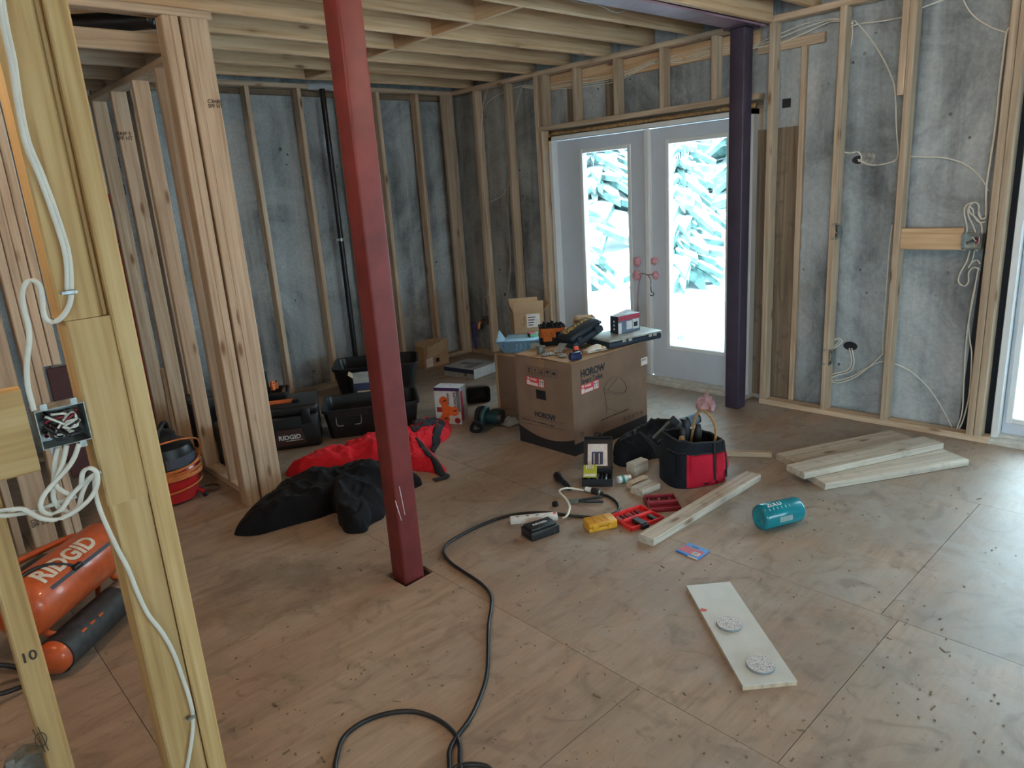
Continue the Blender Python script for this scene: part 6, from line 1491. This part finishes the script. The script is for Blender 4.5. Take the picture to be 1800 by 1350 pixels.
for th in (279, 311): MB().tube([tbf(th / 360, v) * 1.045 for v in (0.1, .4, .7, .95)], 0.006, 6).build('webbing_strap', 'grey_trim', tg0, smooth=True)
sp = MB().tube(spline([(0.04, 0.088, 0.15), (0.075, 0.095, 0.30), (0.10, 0.06, 0.36), (0.12, 0.0, 0.33), (0.13, -0.03, 0.26), (0.105, -0.045, 0.16)], 8), 0.008, 8).build('shoulder_strap', 'leather_tan', tg0, smooth=True)
for k, (x, y, zz) in enumerate(((-0.04, 0.03, 0.29), (0.0, 0.06, 0.32), (0.05, 0.02, 0.30), (-0.07, -0.01, 0.26))):
    hh = thing('hand_tool', ('stubby tool handle at the left of the tool bag', 'tall dark blue tool handle standing in the tool bag', 'thick tool handle at the right of the tool bag', 'short tool handle at the front of the tool bag')[k], 'hand tool', tg0.matrix_basis @ Vector((x, y, 0.141)), 0.4 * k, group='tools in the red and black bag')
    MB().lathe([(0.010, 0), (0.013, 0.02), (0.018, 0.06), (0.020, zz - 0.18), (0.014, zz - 0.145), (0.004, zz - 0.14)], 14).build('grip', ('tool_dark', 'case_navy', 'tool_dark', 'leather_tan')[k], hh, smooth=True); MB().cyl((0, 0, 0.045), (0, 0, 0.05), 0.0175, n=14).build('collar', 'tin_grey', hh)

# ---- drill bit case standing open
A, B_ = FZ(1024, 856), FZ(1070, 856); an = math.atan2(B_.y - A.y, B_.x - A.x)
dk = thing('bit_case', 'open black drill bit case with a printed card in its lid', 'bit case', (A.x, A.y, 0), an)
w = 0.165
mb = MB(); mb.box(0, w, 0, 0.004, 0.004, 0.045).box(0, w, 0.156, 0.16, 0.004, 0.045).box(0, 0.004, 0, 0.16, 0.004, 0.045).box(w - .004, w, 0, 0.16, 0.004, 0.045).box(0, w, 0, 0.16, 0, 0.004); mb.build('tray', 'tool_dark', dk)
Ml = Matrix.Translation((0, 0.165, 0.045)) @ Matrix.Rotation(math.radians(44), 4, 'X')
mb = MB(); mb.box(0, w, 0, 0.19, -0.004, 0, Ml).box(0, 0.006, 0, 0.19, 0, 0.022, Ml).box(w - .006, w, 0, 0.19, 0, 0.022, Ml).box(0, w, 0.184, 0.19, 0, 0.022, Ml); mb.build('lid', 'tool_dark', dk)
cdx = MB().box(0.022, w - .03, 0.012, 0.15, 0.001, 0.003, Ml).build('printed_card', 'sticker_white', dk); MB().box(0.045, w - .055, 0.02, 0.10, 0.003, 0.0036, Ml).build('card_picture', 'print_darkblue', cdx)
for k in range(3): MB().box(0.055 + .03 * k, 0.062 + .03 * k, 0.025, 0.09, 0.0036, 0.005, Ml).build('printed_bit', 'wire_steel', cdx)
MB().tube(spline([Ml @ Vector((w * .4, 0.19, .01)), Ml @ Vector((w * .4, 0.215, .01)), Ml @ Vector((w * .6, 0.215, .01)), Ml @ Vector((w * .6, 0.19, .01))], 4), 0.006, 6).build('carry_handle', 'tool_dark', dk, smooth=True)
for k in range(5): MB().cyl((0.03 + .024 * k, 0.03, 0.02), (0.035 + .024 * k, 0.13, 0.02), 0.006 + .001 * (k % 3), n=10).build('drill_bit', ('tin_grey', 'tool_dark')[k % 2], dk)
plain('pack_yellow', (0.46, 0.48, 0.04), 0.45)
yp = thing('bit_pack', 'small yellow-green pack of bits leaning on the black bit case', 'product pack', (dk.matrix_basis @ Vector((0.004, 0.004, 0.058))), rot=(math.radians(-66), 0, an))
MB().rbox(0, 0.075, 0, 0.008, 0.0, 0.095, 0.003, 1).build('card', 'pack_yellow', yp); MB().rbox(0.004, 0.071, -0.006, 0, 0.004, 0.02, 0.002, 1).build('clear_tray', 'paper_white', yp)
for k in range(4): MB().cyl((0.018 + .012 * k, -0.003, 0.06), (0.018 + .012 * k, -0.003, 0.085), 0.003, n=8).build('bit', 'letter_white', yp)
# ---- little bottle
c0_, c1_ = FZ(1086, 850), FZ(1101, 847); wbt = thing('pill_bottle', 'small white bottle with a green label lying on the floor', 'bottle', (c0_.x, c0_.y, 0), math.atan2((c1_ - c0_).y, (c1_ - c0_).x))
Mx = Matrix.Translation((0, 0, 0.021)) @ Matrix.Rotation(math.radians(90), 4, 'Y')
plain('plastic_white', (0.75, 0.76, 0.76), 0.35); plain('label_green', (0.02, 0.30, 0.26), 0.5)
MB().lathe([(0.002, 0), (0.018, 0.0), (0.021, 0.004), (0.021, 0.055), (0.015, 0.06)], 24, Mx).build('body', 'plastic_white', wbt, auto=40); MB().lathe([(0.0172, 0.06), (0.018, 0.061), (0.018, 0.076), (0.016, 0.078), (0.002, 0.078)], 24, Mx).build('cap', 'plastic_white', wbt, auto=40)
MB().lathe([(0.0213, 0.02), (0.0213, 0.036)], 24, Mx, caps=False).build('label_band', 'label_green', wbt)
# ---- torch, power cord, strip, battery
t0, t1 = FZ(979, 842), FZ(1003, 866); tc_ = thing('flashlight', 'slim black flashlight lying behind the white cord', 'flashlight', (t0.x, t0.y, 0), math.atan2((t1 - t0).y, (t1 - t0).x))
Lf = (t1 - t0).length; Mx = Matrix.Translation((0, 0, 0.024)) @ Matrix.Rotation(math.radians(90), 4, 'Y')
MB().lathe([(0.002, 0), (0.022, 0.0), (0.024, 0.006), (0.024, 0.05), (0.017, 0.07), (0.016, Lf - .01), (0.013, Lf), (0.002, Lf)], 24, Mx).build('barrel', 'tool_dark', tc_, auto=40); MB().lathe([(0.0166, 0.10), (0.0172, 0.105), (0.0172, 0.13), (0.0166, 0.135)], 24, Mx, caps=False).build('grip_ring', 'case_navy', tc_)
cable('long black extension cord snaking from the tools to a loop at the bottom edge', [FZ(a, b, 0.008) for a, b in ((1048, 868), (1068, 872), (1083, 882), (1088, 893), (1080, 902), (1050, 909), (1010, 907), (960, 901), (905, 904), (860, 917), (815, 938), (788, 955), (780, 970), (790, 987), (815, 1005), (845, 1025), (862, 1045), (864, 1065), (859, 1100), (858, 1150), (855, 1190), (842, 1230), (825, 1265), (803, 1295), (790, 1320), (788, 1360), (760, 1410), (680, 1430), (610, 1400), (590, 1360), (592, 1330), (605, 1295), (640, 1268), (685, 1253), (730, 1251), (770, 1265), (797, 1287), (808, 1310), (810, 1350), (830, 1390), (868, 1385), (862, 1352), (838, 1344), (815, 1345), (798, 1354), (790, 1400))], 0.0075, 'wire_black', flat=1.0, name='extension_cord', cat='power cord')
cable('white appliance cord curving between the strip and the black plug', [FZ(a, b, z) for a, b, z in ((989, 911, 0.014), (996, 907, 0.026), (1000, 899, 0.032), (1001, 888, 0.032), (994, 876, 0.034), (985, 867, 0.034), (985, 861, 0.032), (998, 858, 0.028), (1016, 860, 0.022), (1026, 862, 0.018))], 0.0055, 'cable_white', flat=1.0, name='white_cord', cat='cord')
pg = thing('cord_plug', 'black cord connector joined to the white plug', 'plug', FZ(1044, 868), math.atan2((FZ(1058, 872) - FZ(1030, 865)).y, (FZ(1058, 872) - FZ(1030, 865)).x))
Mx = Matrix.Translation((0, 0, 0.018)) @ Matrix.Rotation(math.radians(90), 4, 'Y')
MB().lathe([(0.002, -0.05), (0.013, -0.05), (0.014, -0.012), (0.012, -0.01)], 18, Mx).build('white_plug', 'plastic_white', pg, auto=40); MB().lathe([(0.002, -0.010), (0.017, -0.010), (0.018, 0.03), (0.012, 0.045), (0.007, 0.055)], 18, Mx).build('black_socket', 'wire_black', pg, auto=40); MB().lathe([(0.0165, 0.034), (0.0185, 0.036), (0.0185, 0.042), (0.012, 0.046)], 18, Mx, caps=False).build('ring', 'tin_grey', pg)
q0, q1 = FZ(897, 920), FZ(980, 912); ps = thing('power_strip', 'white power strip behind the black battery', 'power strip', (q0.x, q0.y, 0), math.atan2((q1 - q0).y, (q1 - q0).x))
MB().rbox(0, (q1 - q0).length, -0.022, 0.022, 0, 0.032, 0.006, 2).build('housing', 'plastic_white', ps, auto=40); MB().rbox((q1 - q0).length - .02, (q1 - q0).length - .006, -0.008, 0.008, 0.031, 0.037, 0.002, 1).build('red_switch', 'tape_orange', ps)
for k in range(3): MB().box(0.03 + .05 * k, 0.045 + .05 * k, -0.004, 0.004, 0.032, 0.0325).build('outlet_slot', 'ink_black', ps)
q0, q1 = FZ(940, 952), FZ(986, 936); bt2 = thing('battery_pack', 'black tool battery with white lettering in front of the power strip', 'battery', (q0.x, q0.y, 0), math.atan2((q1 - q0).y, (q1 - q0).x))
MB().rbox(-0.015, 0.145, 0, 0.10, 0, 0.046, 0.006, 2).build('battery_body', 'tool_dark', bt2, auto=40); MB().rbox(-0.007, 0.137, 0.010, 0.09, 0.045, 0.056, 0.005, 2).build('terminal_rail', 'tool_dark', bt2, auto=40)
text_mesh('RIDGID', 0.022, 'letter_white', Matrix.Translation((0.025, 0.045, 0.0565)), bt2, depth=0.0003, bold=0.0004, sx=1.1)
for k in range(4): MB().box(0.015 + .03 * k, 0.03 + .03 * k, -0.0008, 0, 0.008, 0.03).build('rib', 'tool_dark', bt2)
c = FZ(976, 889); MB().lathe([(0.016, 0), (0.017, 0.002), (0.017, 0.018), (0.014, 0.02), (0.013, 0.014), (0.001, 0.014)], 18, Matrix.Translation(c)).world('black_cap', 'tool_dark', 'small round black cap lying left of the white cord', 'cap', auto=40)
pl_ = thing('pliers', 'worn dark pliers lying beneath the white cord', 'pliers', FZ(1016, 884), -0.75)
for s in (-1, 1): MB().tube(spline([(0.0, 0, 0.012), (0.05, s * .018, 0.012), (0.13, s * .03, 0.012)], 5), 0.007, 8).build('handle', 'tool_dark', pl_, smooth=True)
MB().prism([(0.0, -.016), (0.01, .016), (-0.05, .007), (-0.055, -.006)], 0.003, 0.02).build('jaws', 'tin_grey', pl_)
# ---- yellow and red cases
plain('case_yellow', (0.62, 0.31, 0.02), 0.45); plain('case_red', (0.68, 0.03, 0.03), 0.4); plain('case_darkred', (0.22, 0.015, 0.025), 0.45)
q0, q1 = FZ(1036, 938), FZ(1086, 928); an = math.atan2((q1 - q0).y, (q1 - q0).x)
yc = thing('bit_case', 'closed yellow bit case between the battery and the red case', 'bit case', (q0.x, q0.y, 0), an); w = (q1 - q0).length
MB().rbox(0, w, 0, 0.085, 0, 0.022, 0.005, 2).build('case_bottom', 'case_yellow', yc, auto=40); MB().rbox(0, w, 0, 0.085, 0.023, 0.045, 0.005, 2).build('case_lid', 'case_yellow', yc, auto=40)
for x in (0.02, w - .05): MB().rbox(x, x + .03, -0.006, 0.002, 0.01, 0.036, 0.002, 1).build('latch', 'case_yellow', yc)
for x in (w * .3, w * .5, w * .7): MB().rbox(x - .004, x + .004, 0.01, 0.075, 0.0445, 0.0475, 0.0012, 1).build('rib', 'case_yellow', yc)
q0, q1 = FZ(1104, 941), FZ(1172, 938); an = math.atan2((q1 - q0).y, (q1 - q0).x)
def open_case(name, label, loc, an, w, d, mat, black=True, half=0.5):
    t = thing(name, label, 'bit case', loc, an)
    def tray(nm, y0, z):
        mb = MB(); h = 0.024; e = 0.006
        mb.rbox(0, w, y0, y0 + e, z, z + h, 0.002, 1).rbox(0, w, y0 + d - e, y0 + d, z, z + h, 0.002, 1).rbox(0, e, y0, y0 + d, z, z + h, 0.002, 1).rbox(w - e, w, y0, y0 + d, z, z + h, 0.002, 1).box(e, w - e, y0 + e, y0 + d - e, z, z + .003)
        return mb.build(nm, mat, t)
    tray('case_half', 0, 0); tray('case_half', d + .006, 0)
    MB().rbox(w * .1, w * .9, d - .004, d + .010, 0.018, 0.026, 0.003, 1).build('hinge', mat, t)
    for k in range(7): MB().cyl((w * .14 + k * w * .11, d + .03, 0.010), (w * .16 + k * w * .11, d * 2 - .015, 0.010), 0.004 + .001 * (k % 2), n=8).build('bit', ('tool_dark', 'wire_steel')[k % 3 == 0], t)
    return t
rc = open_case('bit_case', 'open bright red bit case with black holders beside the timber', (q0.x + 0.035, q0.y + 0.006, 0), -0.24, 0.20, 0.085, 'case_red')
MB().rbox(0.055, 0.095, -0.004, 0.07, 0.006, 0.028, 0.003, 1).build('holder', 'tool_dark', rc); MB().rbox(0.15, 0.175, 0.01, 0.07, 0.004, 0.02, 0.003, 1).build('holder', 'tool_dark', rc); MB().rbox(0.052, 0.098, -0.014, -0.001, 0.0, 0.022, 0.003, 1).build('clip', 'tool_dark', rc)
q0 = FZ(1142, 902); dr = open_case('bit_case', 'open dark red bit case behind the bright red one', (q0.x, q0.y, 0), an + math.pi / 2 * 0 + 0.06, 0.16, 0.08, 'case_darkred')
q0, q1 = FZ(1188, 970), FZ(1226, 985); q2 = FZ(1240, 968)
cdp = thing('blade_pack', 'flat blue and red retail pack lying by the timber end', 'product pack', (q0.x, q0.y, 0), math.atan2((q1 - q0).y, (q1 - q0).x))
w, d = (q1 - q0).length, (q2 - q1).length
plain('pack_blue', (0.02, 0.18, 0.55), 0.4); plain('pack_red', (0.46, 0.05, 0.08), 0.45)
MB().rbox(0, w, 0, d, 0, 0.009, 0.002, 1).build('pack', 'pack_blue', cdp); MB().box(0.004, w - .004, d * .12, d * .66, 0.009, 0.0096).build('red_panel', 'pack_red', cdp); MB().box(w * .62, w * .92, d * .14, d * .42, 0.0096, 0.0101).build('white_label', 'sticker_white', cdp); MB().box(w * .3, w * .62, d * .76, d * .82, 0.009, 0.0096).build('slot', 'ink_black', cdp); MB().box(w * .55, w, -0.0006, 0, 0.001, 0.008).build('white_edge', 'sticker_white', cdp)
for k in range(5): MB().box(w * (.66 + .045 * k), w * (.68 + .045 * k), d * .18, d * .38, 0.0101, 0.0104).build('bar', 'ink_black', cdp)
# ---- pink rag
fabric('pink_rag', (0.70, 0.45, 0.50), 90, 0.3)
mb = heap('rag', 'pink_rag', [FZ(*p) for p in ((1224, 715), (1232, 723), (1243, 720), (1253, 723), (1258, 714), (1250, 708), (1246, 703), (1236, 707))], 0.045, 3.0, 26.0, amp=0.7, n=70, rings=20)
mb.world('pink_rag', 'pink_rag', 'crumpled pink rag on the floor near the purple post', 'rag', smooth=True)
# ---- splinters and crumbs scattered on the plywood
rnd = random.Random(21); mb = MB()
bpy.context.view_layer.update(); DG = bpy.context.evaluated_depsgraph_get()
def bare(p):
    """true where nothing but the plywood lies at this spot"""
    for dx, dy in ((0, 0), (.02, 0), (-.02, 0), (0, .02), (0, -.02), (.012, .012), (-.012, -.012), (.012, -.012), (-.012, .012)):
        ok, loc, *_ = scene.ray_cast(DG, Vector((p.x + dx, p.y + dy, 0.9)), Vector((0, 0, -1)))
        if not ok or loc.z > 0.0005 or loc.z < -0.001: return False
    return True
for k in range(330):
    p = FZ(rnd.uniform(380, 1790), rnd.uniform(800, 1340)); a = rnd.uniform(0, 6.28); L = rnd.choice((0.002, 0.003, 0.003, 0.004, 0.005, 0.004, 0.003, 0.012)) * rnd.uniform(.6, 1.3); wdt = rnd.uniform(.0012, .003)
    if not bare(p): continue
    mb.box(-L, L, -wdt, wdt, 0.0003, 0.0003 + wdt, Matrix.Translation(p) @ Matrix.Rotation(a, 4, 'Z'))
mb.world('wood_debris', 'old_plywood', 'tiny splinters and crumbs scattered over the plywood floor', 'debris', kind='stuff')
